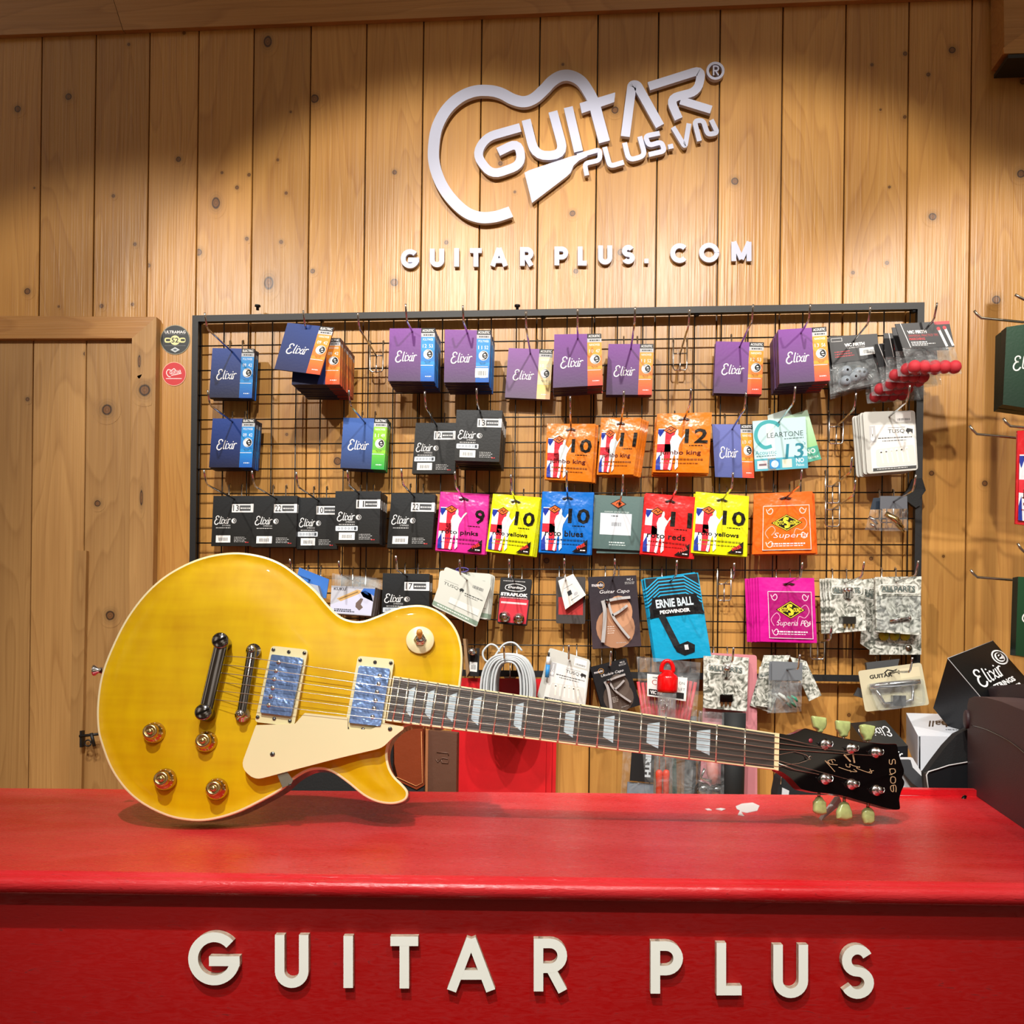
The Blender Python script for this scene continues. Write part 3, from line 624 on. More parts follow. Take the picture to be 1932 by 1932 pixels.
def kuku(s):
    s.base('#b9bcc6', th=.02, m='print', side='#6a625c'); s.up(); A = s.asp
    s.poly([(0, A * .7), (.78, A * .12), (1, A * .3), (1, A * .97), (0, A * .97)], '#c7cbe2'); s.poly([(.68, A * .2), (.74, A * .05), (1, A * .05), (1, A * .5), (.75, A * .35)], '#3068c0'); s.up()
    s.text('KUKU', .06, A * .06, A * .1, '#3a3c44', w=.28, bold=.03); s.poly([(.14, A * .46), (.6, A * .1), (.7, A * .14), (.66, A * .24), (.24, A * .55)], '#c8a468'); s.poly([(.6, A * .58), (.7, A * .4), (.76, A * .42), (.72, A * .62), (.78, A * .72), (.7, A * .84), (.6, A * .72)], '#6a5a52'); s.up(); s.line([(.2, A * .48), (.62, A * .18)], .03, '#8c6c3c')
    s.tiny(.1, A * .82, .5, .03, '#30343e'); s.tiny(.1, A * .88, .6, .03, '#30343e', seed=3)
# ------------------------------------------------------------ room shell
def boards(mb, x_edges, z0, z1, y, m, gap=.0016, th=.012):
    for i in range(len(x_edges) - 1):
        a = x_edges[i] + gap / 2; b = x_edges[i + 1] - gap / 2
        c = (random.random(), random.random(), random.random()); e = .0012
        F_ = [(a + e, y), (b - e, y)]
        mb.raw([(a, y + th, z0), (a, y + e, z0), (a + e, y, z0), (b - e, y, z0), (b, y + e, z0), (b, y + th, z0),
                (a, y + th, z1), (a, y + e, z1), (a + e, y, z1), (b - e, y, z1), (b, y + e, z1), (b, y + th, z1)],
               [[k, k + 1, k + 7, k + 6] for k in range(5)], m, c)
        mb._b = getattr(mb, '_b', []) + [(a, b, c)]
def knots(mb, lst, y, m):
    for X, Z, r, sq in lst:
        c = next((q[2] for q in mb._b if q[0] <= X <= q[1]), (.5, .5, .5)); a0 = max([q[0] for q in mb._b if q[0] <= X] or [X - .05]) + .0015; b0 = min([q[1] for q in mb._b if q[1] >= X] or [X + .05]) - .0015
        K = 28; vs = []; uv = []; R = 3.0
        for i in range(K):
            t = 2 * math.pi * i / K; u, v = R * math.cos(t), R * math.sin(t)
            px = X + u * r; 
            if px < a0: u = (a0 - X) / r; px = a0
            if px > b0: u = (b0 - X) / r; px = b0
            vs.append((px, y, Z + v * r * sq)); uv.append((u, v))
        n0 = len(mb.f); mb.raw(vs, [list(range(K))], m, c); mb.uv[n0] = uv
        mb.f[n0] = (mb.f[n0][0], mb.f[n0][1], False, c)
gx = [-27, 76, 178, 279.5, 372, 476, 583.5, 688.6, 796, 905.7, 1015.7, 1125, 1239.5, 1355.7, 1474, 1593, 1712, 1831, 1952, 2074]
X = [W(p, 331).x for p in gx]
X = [X[0] - .112 * k for k in (6, 5, 4, 3, 2, 1)] + X + [X[-1] + .125 * k for k in (1, 2, 3)]
wall = MB(); boards(wall, X, 0.0, 2.62, 0.0, 'pine', gap=.0024)
wall.box((X[0], .0125, 0), (X[-1], .03, 2.62), 'wire_black')
KN = []
def addk(ox, oy, s, l, off=0, sq=1.0):
    for x, y, r in l:
        p = W(ox + x / s, oy + y / s, off); KN.append((p.x, p.z, r / s / 2 * 1.85 / F * 1.6, sq))
addk(0, 0, 2.415, [(81, 497, 18), (313, 441, 18), (587, 203, 8), (839, 151, 9), (517, 893, 9), (814, 726, 14), (1434, 450, 22), (1012, 787, 7), (1080, 855, 10), (1135, 797, 9), (905, 1150, 18), (1125, 1088, 10), (1304, 880, 8), (1281, 1103, 10), (1425, 1236, 12), (1798, 785, 12), (1797, 1287, 20), (125, 1328, 17), (463, 1395, 11), (604, 1387, 9), (615, 1113, 9), (677, 1210, 11), (268, 1397, 6), (157, 857, 5), (1325, 510, 6), (1266, 729, 7)])
addk(0, 0, 2.415, [(1220, 190, 22), (984, 925, 22), (1225, 1290, 25)], sq=1.4)
addk(780, 90, 2.927, [(1113, 345, 22), (878, 915, 18), (897, 1235, 15), (1775, 738, 22), (182, 1076, 13), (1145, 1130, 20), (480, 640, 14), (790, 600, 14), (825, 93, 8), (560, 797, 8)])
addk(1600, 0, 3.22, [(895, 25, 30), (632, 305, 22), (487, 453, 13), (347, 327, 14), (145, 394, 10), (345, 711, 11), (197, 667, 7), (251, 1137, 9), (513, 1317, 25), (236, 1598, 13), (30, 1657, 12), (900, 1822, 27), (1050, 1057, 27), (1062, 497, 18)])
addk(360, 570, 3.864, [(1070, 1160, 34), (700, 965, 12)]); addk(1300, 570, 3.45, [(1578, 1115, 18), (1655, 1655, 10), (1185, 1670, 14), (1925, 1180, 20)])
addk(1400, 1060, 3.632, [(732, 1050, 14)]); addk(820, 570, 3.864, [(815, 1885, 25)])
knots(wall, KN, -.0004, 'pine_knot')
tag(wall.build('wall_back'), kind='structure')
fl = MB(); fl.box((-3, -4, -.05), (3, .03, 0), 'matte', '#5a4030'); tag(fl.build('floor'), kind='structure')
# top trim: two planks with a slanted joint
def zat(px, py, off): return W(px, py, off).z
t1 = MB(); off = .012
tb = lambda px: 66 + (8 - 66) * px / 1430.0
up_ = lambda px: tb(px) - 120
for a, b, ja, jb in ((-420, 225, 0, 1), (225, 2300, 1, 0)):
    P = [(a - (8 if ja else 0), up_(a)), (b - (8 if jb else 0), up_(b)), (b + (7 if jb else 0), tb(b)), (a + (8 if ja else 0), tb(a))]
    if ja: P[0] = (a - 30, up_(a)); P[3] = (a + 7.5, tb(a))
    if jb: P[1] = (b - 31, up_(b)); P[2] = (b + 6.5, tb(b))
    t1.prism([W(x, y, off) for x, y in P], Vector((0, .0115, 0)), 'pine_trim', (random.random(), .3, random.random()))
tag(t1.build('trim_1'), kind='structure')
t2 = MB()                                  # beam end at the top right
t2.prism([W(x, y, .06) for x, y in ((1893, -60), (2060, -60), (2060, 98), (1895, 98))], Vector((0, .055, 0)), 'pine_trim', (.3, .6, .2))
t2.prism([W(x, y, .065) for x, y in ((1893, 90), (1932, 62), (2060, 40), (2060, 98), (1895, 101))], Vector((0, .004, 0)), 'pine_trim', (.9, .1, .4))
tag(t2.build('trim_2'), kind='structure')
t3 = MB(); t3.prism([W(x, y, .075) for x, y in ((1902, 103), (2060, 97), (2060, 104), (1902, 110))], Vector((0, .06, 0)), 'black_metal'); tag(t3.build('trim_3'), kind='structure')
# boarded door in the left corner with its casing
d = MB(); gxs = [-90, 60, 160, 247]; dx = [W(p, 800, .008).x for p in gxs]; dx = [dx[0] - .25, dx[0] - .13] + dx
zt = W(100, 636, .008).z
boards(d, dx, .3, zt, -.006, 'pine_door', gap=.0022, th=.008)
KN = []; addk(0, 560, 1.971, [(398, 420, 24), (103, 381, 9), (363, 768, 14), (410, 1185, 20), (317, 212, 8)], .006)
knots(d, KN, -.0065, 'pine_door_knot')
do = tag(d.build('door_1'), kind='structure')
cs = MB()
cs.prism([W(x, y, .02) for x, y in ((-500, 592), (295, 598), (249, 638), (-500, 640))], Vector((0, .019, 0)), 'pine_trim', (.2, .5, .7))
cs.prism([W(x, y, .02) for x, y in ((249, 638), (295, 598), (281, 1600), (236, 1600))], Vector((0, .019, 0)), 'pine_door', (.5, .5, .1))
cs._b = [(W(247, 900, .02).x, W(289, 700, .02).x, (.5, .5, .1))]; KN = []; addk(0, 560, 1.971, [(538, 348, 26)], .02); KN += [(W(263, 682, .02).x, W(263, 682, .02).z, .003, 4), (W(267, 939, .02).x, W(267, 939, .02).z, .003, 5)]; knots(cs, KN, -.0205, 'pine_door_knot')
tag(cs.build('trim_4'), kind='structure')
st = MB(); st.prism([W(x, y, .016) for x, y in ((140, 1038), (163, 1039), (151, 1600), (128, 1600))], Vector((0, .012, 0)), 'pine_door', (.1, .8, .3)); tag(st.build('trim_5'), kind='structure')
# latch
la = MB(); p = W(150, 1389, .03); q = W(186, 1385, .03)
la.tube([p, q], .003, 'black_metal'); la.tube([W(172, 1383, .035), W(178, 1408, .035)], .0035, 'black_metal'); la.box(W(150, 1410, .03) , W(160, 1378, .018), 'black_metal'); la.tube([W(166 + 6 * math.cos(t * .7), 1402 + 6 * math.sin(t * .7), .035) for t in range(10)], .0016, 'black_metal')
tag(la.build('door_latch'), 'black metal bolt latch on the boarded door just left of the guitar', 'latch')
# round stickers
def sticker(px, py, r, name, label, cat, fn, rimc, c):
    cx = Card([W(px - r, py - r, .0012), W(px + r, py - r, .0012), W(px + r, py + r, .0012), W(px - r, py + r, .0012)], 1.0, 'print')
    pts = [(.5 + .5 * math.cos(a * .157), .5 + .5 * math.sin(a * .157)) for a in range(40)]
    cx.prism([cx.M(*p) for p in pts], Vector((0, .0008, 0)), 'print', rimc); cx.up(); cx.disc(.5, .5, .475, c, k=40); cx.up(); fn(cx)
    tag(cx.build(name), label, cat)
def f1(s):
    s.text('ULTRAMAG', .5, .19, .1, '#f0f0f0', w=.7, al='c', bold=.03); s.line([(.16, .325), (.84, .325)], .006, '#9aa0a4'); s.line([(.15, .7), (.85, .7)], .008, '#8a9094')
    for x0, x1 in ((.14, .36), (.64, .85)):
        s.poly([(p.x, p.y) for p in rnd([(x0, .43), (x1, .43), (x1, .6), (x0, .6)], .08)], '#e9e4a0'); s.up(); s.poly([(p.x, p.y) for p in rnd([(x0 + .05, .475), (x1 - .02, .475), (x1 - .02, .55), (x0 + .05, .55)], .03)], '#141616')
    s.up(); s.disc(.5, .52, .165, '#ece7a8'); s.up(); s.text('52', .5, .43, .17, '#101010', w=.24, al='c', bold=.02)
    s.poly([(.34, .84), (.5, .75), (.66, .84), (.5, .93)], '#c9d2d6'); s.up(); s.poly([(.42, .84), (.5, .8), (.58, .84), (.5, .88)], '#58646a')
def f2(s):
    s.line([(.36, .62), (.26, .6), (.18, .45), (.25, .32), (.4, .35), (.5, .28), (.6, .4)], .035, '#f8e8e8', sm=4); s.text('GUITAR', .3, .38, .14, '#f8e8e8', w=.5, rot=-6, bold=.02); s.line([(.38, .56), (.8, .48)], .04, '#f8d8d8'); s.rect(.16, .68, .82, .71, '#f8e8e8')
sticker(330.5, 641, 28, 'round_sticker', 'dark round sticker with number 52 on the pine wall', 'sticker', f1, '#8f8c78', '#1c2328')
sticker(328.5, 705.5, 22.5, 'round_sticker', 'small red round sticker with white guitar outline, below the dark one', 'sticker', f2, '#f0b8a0', '#cf2630')
# ------------------------------------------------------------ sign letters
def arc(cx, cy, rx, ry, a0, a1, n=14): return [(cx + rx * math.cos(math.radians(a0 + (a1 - a0) * i / n)), cy + ry * math.sin(math.radians(a0 + (a1 - a0) * i / n))) for i in range(n + 1)]
def glyph(ch, x0, y0, x1, y1, s):
    h = s / 2; w = x1 - x0; H = y1 - y0; cx = (x0 + x1) / 2; cy = (y0 + y1) / 2; a, b, c, e = x0 + h, x1 - h, y0 + h, y1 - h
    if ch == 'G': return [arc(cx, cy, w / 2 - h, H / 2 - h, -42, -352, 36), [(cx - w * .1, cy + h * .5), (x1 - h * .1, cy + h * .5)]]
    if ch == 'C': return [arc(cx, cy, w / 2 - h, H / 2 - h, -42, -318, 32)]
    if ch == 'O': return [arc(cx, cy, w / 2 - h, H / 2 - h, 0, 360, 36)]
    if ch == 'U': r = (b - a) / 2; return [[(a, y0), (a, e - r)] + arc(cx, e - r, r, r, 180, 0, 14) + [(b, y0)]]
    if ch == 'I': return [[(cx, y0), (cx, y1)]]
    if ch == 'T': return [[(x0, c), (x1, c)], [(cx, c), (cx, y1)]]
    if ch == 'A': return [[(x0 + h * .9, y1), (cx, y0 + s * .1)], [(cx, y0 + s * .1), (x1 - h * .9, y1)], [(cx - w * .22, y0 + H * .7), (cx + w * .22, y0 + H * .7)]]
    if ch in 'PR':
        mid = y0 + H * .56; r = (mid - c) / 2; o = [[(a, y0), (a, y1)], [(a, c), (b - r, c)] + arc(b - r, c + r, r, r, -90, 90, 12) + [(a, mid)]]
        if ch == 'R': o.append([(cx, mid), (b + h * .1, y1)])
        return o
    if ch == 'L': return [[(a, y0), (a, y1)], [(a, e), (x1, e)]]
    if ch == 'S':
        r1 = (H / 2 - h) / 2; q = w / 2 - h
        return [arc(cx, c + r1, q * .92, r1, -25, -270, 16)[:-1] + arc(cx, e - r1, q, r1, -90, 155, 16)]
    if ch == '.': return [[(x0, cy), (x1, cy)]]
    if ch == 'M': return [[(a, y1), (a, y0)], [(a, y0), (cx, y1 - H * .1)], [(cx, y1 - H * .1), (b, y0)], [(b, y0), (b, y1)]]
def sign_letter(ch, bb, sw, fmap, d, m, ms, label, group, cat='letter'):
    mb = MB()
    for k, p in enumerate(glyph(ch, *bb, sw)):
        dz = d.normalized() * (.00006 * k)
        band3(mb, p, sw if ch != '.' else (bb[3] - bb[1]), lambda x, y: fmap(x, y) + dz, d, m, ms)
    o = mb.build('sign_letter', origin=fmap((bb[0] + bb[2]) / 2, bb[3])); tag(o, label, cat, group); return o
mp = lambda x, y: W(x, y, .010); dd = Vector((0, .006, 0))
rows = [('G', 756, 470, 791, 506), ('U', 811, 469, 838, 504), ('I', 857, 468, 866, 503), ('T', 886.6, 468, 909, 503), ('A', 925, 467, 958, 502), ('R', 981, 466, 1006.5, 501.5),
        ('P', 1046, 465, 1072, 500.5), ('L', 1090, 465, 1107, 501), ('U', 1128.5, 463, 1155, 499), ('S', 1173, 462, 1197.5, 498), ('.', 1215.6, 488, 1223.5, 496.6), ('C', 1264.5, 459, 1300, 496), ('O', 1319, 458, 1357, 495), ('M', 1380, 456, 1418, 492.5)]
first = {}
for i, r in enumerate(rows):
    wd = 'GUITAR' if i < 6 else ('PLUS' if i < 11 else 'COM')
    nm = 'full stop after the word PLUS' if r[0] == '.' else f'capital letter {r[0]} in the word {wd}'
    sign_letter(r[0], r[1:], 9.2, mp, dd, 'sign_white', 'sign_white', f'small pale raised {nm} above the wire grid', 'small wall sign letters')
# large logo
sx = lambda x, y: W(780 + x / 2.927, 90 + y / 2.927, .016); d2 = Vector((0, .009, 0))
def logo(name, strokes, label, sm=4, cat='letter', polys=(), group='large wall logo pieces'):
    mb = MB()
    for k, (P, wd, s_) in enumerate(strokes):
        Q = smooth([(a, b, 0) for a, b in P], s_) if s_ else P
        band3(mb, [(p[0], p[1]) for p in Q], wd, lambda x, y: sx(x, y) + Vector((0, .0001 * k, 0)), d2, 'sign_white')
    for k, P in enumerate(polys): mb.prism([sx(*p) + Vector((0, .0001 * (k + 2), 0)) for p in P], d2, 'sign_white')
    tag(mb.build(name, origin=mb.v[0]), label, cat, group)
logo('sign_outline', [([(538, 905), (520, 912), (450, 933), (370, 937), (290, 908), (210, 835), (150, 745), (115, 640), (112, 545), (130, 440), (180, 345), (250, 278), (330, 242), (410, 236), (480, 250), (550, 285), (610, 298), (665, 280), (720, 232), (765, 185), (815, 156), (870, 155), (925, 185), (965, 240), (995, 300), (1020, 390), (1055, 520)], 62, 6)],
     'pale raised guitar body outline ending in letter T on the pine wall', cat='sign', polys=[rnd([(918, 306), (1115, 246), (1109, 300), (930, 362)], 4)])
def rp(P, r): # rounded open path
    V = [Vector(p) for p in P]; out = [V[0]]
    for i in range(1, len(V) - 1):
        q = min(r, (V[i - 1] - V[i]).length * .48, (V[i + 1] - V[i]).length * .48); s = V[i] + (V[i - 1] - V[i]).normalized() * q; e = V[i] + (V[i + 1] - V[i]).normalized() * q
        out += [s * (1 - t) ** 2 + V[i] * 2 * t * (1 - t) + e * t * t for t in (0, .2, .4, .6, .8, 1)]
    return [(p.x, p.y) for p in out + [V[-1]]]
logo('sign_letter', [(rp([(590, 440), (400, 494), (345, 590), (430, 705), (600, 645), (582, 520), (468, 575)], 62), 48, 0)], 'large pale raised letter G inside the guitar outline logo')
logo('sign_letter', [(rp([(622, 398), (672, 600), (835, 590), (770, 352)], 75), 50, 0)], 'large pale raised letter U of the tilted logo')
logo('sign_letter', [([(855, 328), (912, 573)], 50, 0)], 'large pale raised letter I of the tilted logo')
logo('sign_letter', [(rp([(1170, 490), (1207, 205), (1235, 205), (1362, 432)], 50), 50, 0)], 'large pale raised letter A without crossbar in tilted logo')
logo('sign_letter', [(rp([(1300, 213), (1595, 120), (1570, 240), (1415, 280), (1465, 393)], 50), 47, 0), ([(1475, 290), (1645, 342)], 45, 0)], 'large pale raised letter R of the tilted logo')
logo('sign_guitar_neck', [(rp([(905, 598), (1030, 562), (1030, 620), (945, 640), (958, 705)], 22), 26, 0)], 'pale raised guitar neck wedge shape merging into letter P', cat='sign', polys=[[(613, 690), (640, 676), (760, 636), (870, 600), (960, 577), (960, 600), (915, 622), (885, 650), (868, 690), (845, 712), (655, 857)]])
logo('sign_letter', [(rp([(1056, 548), (1085, 655), (1162, 632)], 25), 27, 0)], 'medium pale raised letter L in the second line of the tilted logo')
logo('sign_letter', [(rp([(1166, 524), (1190, 622), (1280, 596), (1250, 490)], 35), 27, 0)], 'medium pale raised letter U in the second line of the tilted logo')
logo('sign_letter', [(rp([(1360, 472), (1280, 488), (1300, 540), (1370, 520), (1388, 570), (1300, 590)], 22), 27, 0)], 'medium pale raised letter S in the second line of the tilted logo')
logo('sign_letter', [([(1407, 548), (1435, 542)], 26, 0)], 'pale raised square dot in the second line of the tilted logo')
logo('sign_letter', [(rp([(1434, 438), (1500, 548), (1522, 418)], 20), 27, 0)], 'medium pale raised letter V in the second line of the tilted logo')
logo('sign_letter', [(rp([(1580, 515), (1552, 405), (1600, 400), (1625, 480), (1680, 470), (1645, 398)], 22), 27, 0)], 'medium pale raised curved letter N ending the second line of the tilted logo')
logo('sign_mark', [(arc(1668, 127, 43, 43, 0, 360, 32), 14, 0), ([(1658, 98), (1658, 152)], 8, 0), (rp([(1658, 101), (1684, 101), (1684, 126), (1658, 126)], 12), 8, 0), ([(1668, 126), (1686, 152)], 8, 0)], 'pale round registered mark at the top right of the tilted logo', cat='sign')
# ------------------------------------------------------------ red counter
bl, br = CT(0, 1487), CT(1932, 1503); fl_, fr_ = CT(0, 1640), CT(1932, 1664)
ex = lambda a, b, t: a + (b - a) * t
A0, A1, B0, B1 = ex(bl, br, -.45), ex(bl, br, 1.35), ex(fl_, fr_, -.5), ex(fl_, fr_, 1.4)
e = (B1 - B0).normalized(); nrm = Vector((e.y, -e.x, 0))           # outwards, towards the customer
root = thing('shop_counter', 'long red painted wooden shop counter with overhanging moulded edge', 'counter', (B0 + B1) / 2 - Vector((0, -.2, 1.0)))
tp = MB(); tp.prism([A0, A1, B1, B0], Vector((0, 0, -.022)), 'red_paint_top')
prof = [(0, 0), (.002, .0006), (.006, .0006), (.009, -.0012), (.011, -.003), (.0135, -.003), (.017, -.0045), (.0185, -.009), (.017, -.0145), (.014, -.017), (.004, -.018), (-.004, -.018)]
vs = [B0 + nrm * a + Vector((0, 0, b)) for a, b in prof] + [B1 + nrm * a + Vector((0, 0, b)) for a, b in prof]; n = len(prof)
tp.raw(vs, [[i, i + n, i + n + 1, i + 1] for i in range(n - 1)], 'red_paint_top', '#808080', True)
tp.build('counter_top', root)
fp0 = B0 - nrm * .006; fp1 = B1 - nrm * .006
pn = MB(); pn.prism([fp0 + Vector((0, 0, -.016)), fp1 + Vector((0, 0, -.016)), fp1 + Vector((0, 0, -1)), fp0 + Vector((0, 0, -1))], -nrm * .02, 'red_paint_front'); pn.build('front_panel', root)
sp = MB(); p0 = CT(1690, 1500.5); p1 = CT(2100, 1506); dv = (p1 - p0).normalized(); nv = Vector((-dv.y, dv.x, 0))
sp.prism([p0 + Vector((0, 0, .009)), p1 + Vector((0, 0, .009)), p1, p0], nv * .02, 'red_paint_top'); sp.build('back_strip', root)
chips = MB()
for P in ([(1388, 1521), (1400, 1516), (1420, 1514), (1433, 1520), (1429, 1529), (1410, 1533), (1398, 1531), (1404, 1539), (1392, 1537), (1396, 1529), (1390, 1526)], [(1350, 1526), (1360, 1524), (1369, 1526), (1362, 1529)], [(1330, 1526), (1338, 1525), (1343, 1528), (1334, 1528)]):
    chips.prism([CT(x, y, 1.0009) for x, y in P], Vector((0, 0, -.0008)), 'print', '#d3cfcf')
chips.build('bare_patch', root)['label'] = 'bare white patches where the red paint has chipped'
fm = lambda px, py: hitp(px, py, fp0 + nrm * .0075, nrm)
cl = [('G', 355, 1759, 453, 1859), ('U', 518.6, 1764, 582, 1864), ('I', 648, 1766, 666, 1864), ('T', 736.5, 1767, 789, 1865), ('A', 843.7, 1769.6, 934, 1869.5), ('R', 1007, 1771, 1070, 1870.6), ('P', 1227.5, 1776, 1288.6, 1874.7), ('L', 1352, 1779, 1399.4, 1878), ('U', 1459, 1782.6, 1524.7, 1883), ('S', 1586.8, 1782.6, 1649, 1884.5)]
for i, r in enumerate(cl):
    o = sign_letter(r[0], r[1:], 18 if r[0] != 'G' else 18.5, fm, -nrm * .007, 'letter_white', 'letter_edge', f'large white raised letter {r[0]} of {"GUITAR" if i < 6 else "PLUS"} on the red counter front', 'large counter letters')
# shelf behind the counter that carries the bags and boxes
sh = MB(); sh.box((-1.6, -.40, .83), (.95, .0, .85), 'pine_trim', (.2, .2, .6)); sh.box((-1.6, -.40, .0), (-1.57, -.001, .83), 'pine_trim', (.5, .2, .6)); sh.box((.92, -.40, .0), (.95, -.001, .83), 'pine_trim', (.5, .2, .6))
tag(sh.build('low_shelf'), 'low wooden shelf hidden between the red counter and the pine wall', 'shelf')
# ------------------------------------------------------------ wire grid panel
GO = .024
gr = thing('wire_grid_panel', 'black framed wire grid display panel mounted on the pine wall', 'display rack', W(1050, 1270, .02))
xl, xr = W(368.5, 800, GO).x, W(1733, 800, GO).x
zt_, zb = W(1050, 591, GO).z, W(1050, 1272, GO).z
fr = MB(); t = .0065
for a, b in (((xl - t, -GO - t, zt_ - t), (xr + t, -GO + t, zt_ + t)), ((xl - t, -GO - t, zb - t), (xr + t, -GO + t, zb + t)), ((xl - t, -GO - t, zb + t), (xl + t, -GO + t, zt_ - t)), ((xr - t, -GO - t, zb + t), (xr + t, -GO + t, zt_ - t))):
    fr.box(a, b, 'black_metal')
for px in (486, 976, 1568): fr.lathe(W(px, 585, GO), (0, 0, 1), [(.003, 0), (.003, .006), (.006, .007), (.006, .01)], 'black_metal', k=10)
for px in (381, 608, 1025, 1314, 1722): fr.lathe(W(px, 607 - (px - 381) * .015, GO - .006), (0, -1, 0), [(.006, 0), (.006, .008), (.003, .009)], 'black_metal', k=12)
fr.build('grid_frame', gr)
vx = [379, 423, 469, 514.5, 560, 606, 651, 696, 743, 789.6, 835, 881, 927, 974.5, 1023, 1070, 1117, 1165, 1213, 1262.5, 1310.5, 1361, 1411.5, 1463, 1514.5, 1565, 1616, 1668, 1717]
for p in vx:
    mb = MB(); x = W(p, 608, .019).x; mb.tube([(x, -.019, zb + t), (x, -.019, zt_ - t)], .0014, 'wire_black', k=6); mb.build('wire', gr)
z0 = W(380, 653, .022).z; z1 = W(380, 1071, .022).z
for k in range(14):
    z = z0 + (z1 - z0) * k / 9
    if z < zb + .01: break
    mb = MB(); mb.tube([(xl + t, -.0222, z), (xr - t, -.0222, z)], .0014, 'wire_black', k=6); mb.build('wire', gr)
# ------------------------------------------------------------ hooks
_hook = None
def make_hook():
    h = thing('grid_hook', '', 'hook', (0, 0, 0))
    a = MB(); a.tube([(0, 0, 0), (0, -.142, .004), (0, -.149, .008), (0, -.157, .024), (0, -.159, .030)], .0019, 'chrome', k=8); a.build('hook_arm', h)
    b = MB(); w_ = .0135
    b.tube([(-w_, .006, .026), (-w_, .002, .033), (-w_, -.003, .03), (-w_, -.003, -.028), (-w_ + .003, -.003, -.033), (w_ - .003, -.003, -.033), (w_, -.003, -.028), (w_, -.003, .03), (w_, .002, .033), (w_, .006, .026)], .0015, 'chrome', k=6)
    b.tube([(-w_, -.003, 0), (w_, -.003, 0)], .0015, 'chrome', k=6); b.tube([(0, -.003, .002), (0, -.005, -.03), (0, -.003, -.036)], .0015, 'chrome', k=6); b.build('hook_bracket', h)
    return h
def hook(x, z, L, desc, yaw=0, rootoff=.026):
    global _hook
    if _hook is None: _hook = make_hook(); h = _hook
    else: h = copy_tree(_hook)
    h.location = (x, -rootoff, z); h.scale = (1, L / .157, 1); h.rotation_euler = (0, 0, yaw)
    tag(h, desc, 'hook', 'chrome hooks on the wire grid')
    return h
# ------------------------------------------------------------ stacks of packs
GP = {}
def quad(ox, oy, s, P, off): return [W(ox + x / s, oy + y / s, off) for x, y in P]
def place(card, name, hole, label, cat, group, n, dt, jx=0, jr=0, drift=(0, 0), hookL=.157, rest=None, hk=True, hdesc=None, extra=None, yaw=0):
    """hole=(x,y) in card units; the pack hangs on the hook through it; n packs in the stack."""
    hp = card.M(hole[0], hole[1], 0)
    o = card.build(name, origin=hp)
    tag(o, label, cat, group)
    if extra: extra(o, card)
    for i in range(1, n):
        c = copy_tree(o); R = random.Random(int(hp.x * 1e4) + i * 31)
        c.location = hp + Vector((drift[0] * i + R.uniform(-jx, jx), i * dt, drift[1] * i + R.uniform(-.0012, .0004)))
        c.rotation_euler = (0, math.radians(R.uniform(-jr, jr)), 0)
        c['label'] = rest or (' '.join(label.split(' in front')[0].split(',')[0].split()[:10]) + ', stacked directly behind the front one')
    if hk: hook(hp.x + math.tan(yaw) * -hp.y * 0, hp.z - .002, hookL, hdesc or ('chrome hook carrying the ' + ' '.join(label.split()[:9])), yaw)
    return o
C1 = (360, 570, 3.864); C2 = (820, 570, 3.864); C3 = (1300, 570, 3.45); C4 = (540, 1040, 3.864); C5 = (1000, 1040, 3.864); C6 = (1400, 1060, 3.632)
BL = dict(base='#1d3f8e', dark='#121838', band='#2a8fd8', band2='#1473c4', deep='#1450a8', right='#16264e')
PU = '#6d3a82'; PD = '#4a3a52'
def EL(C, P, off, n, label, kind, g, dt=.0068, hole=(.43, .05), **k):
    c = Card(quad(*C, P, off), 1.13)
    if kind == 'eb': elixir(c, '#1d3f8e', '#141a3a', 'ELECTRIC', '#2a8fd8', '#1580d0', '#1456b0', g, right='#14224a')
    if kind == 'eo': elixir(c, '#1b3a80', '#1a2250', 'ELECTRIC', '#f09030', '#f07828', '#e04a28', g, right='#7a3c28')
    if kind == 'eg': elixir(c, '#3f66b4', '#26365e', 'ELECTRIC', '#8fcb38', '#62bf3c', '#1f9a44', g, right='#244a2c')
    if kind == 'ab': elixir(c, '#7c4098', '#4c3a5c', 'ACOUSTIC', '#2a8fd8', '#1580d0', '#1456b0', g, right='#245a9c')
    if kind == 'ao': elixir(c, '#7c3c98', '#503c60', 'ACOUSTIC', '#f2a032', '#f07828', '#e0453a', g, right='#3c2434')
    if kind == 'a_glare': elixir(c, '#8c58a4', '#6a5a74', 'ACOUSTIC', '#f8ecb8', '#f8e080', '#f4c8a0', g, right='#3c2434')  # pale band colours paint glare into the print
    if kind == 'ao2': elixir(c, '#6670b8', '#4c5896', 'ACOUSTIC', '#f2a032', '#f07828', '#e0453a', g, right='#3c2434')
    return place(c, 'string_pack', hole, label, 'string pack', 'boxed string packs on the grid', n, dt, .0006, .6, rest=k.pop('rest', None), **k)
EL(C1, [(158, 335), (465, 340), (445, 700), (132, 695)], .050, 4, 'dark blue string pack with light blue band in front on top left hook', 'eb', ('09', '42'), hole=(.47, .06))
EL(C1, [(705, 150), (1045, 185), (940, 530), (608, 488)], .165, 1, 'tilted dark blue string pack with orange band, front of the tall top row stack', 'eo', ('09', '42'), hole=(.43, .1))
EL(C1, [(760, 262), (1092, 262), (1085, 600), (735, 600)], .140, 16, 'dark blue string pack with orange band, first upright one behind the tilted one', 'eo', ('09', '42'), hk=False, rest='one of the dark blue orange banded packs behind the tilted front one, top row')
EL(C1, [(1450, 192), (1780, 190), (1775, 578), (1438, 575)], .118, 12, 'purple string pack with light blue band in front, left of two such stacks', 'ab', ('12', '53'), hole=(.5, .07), rest='purple blue banded packs stacked behind the left of two such front packs')
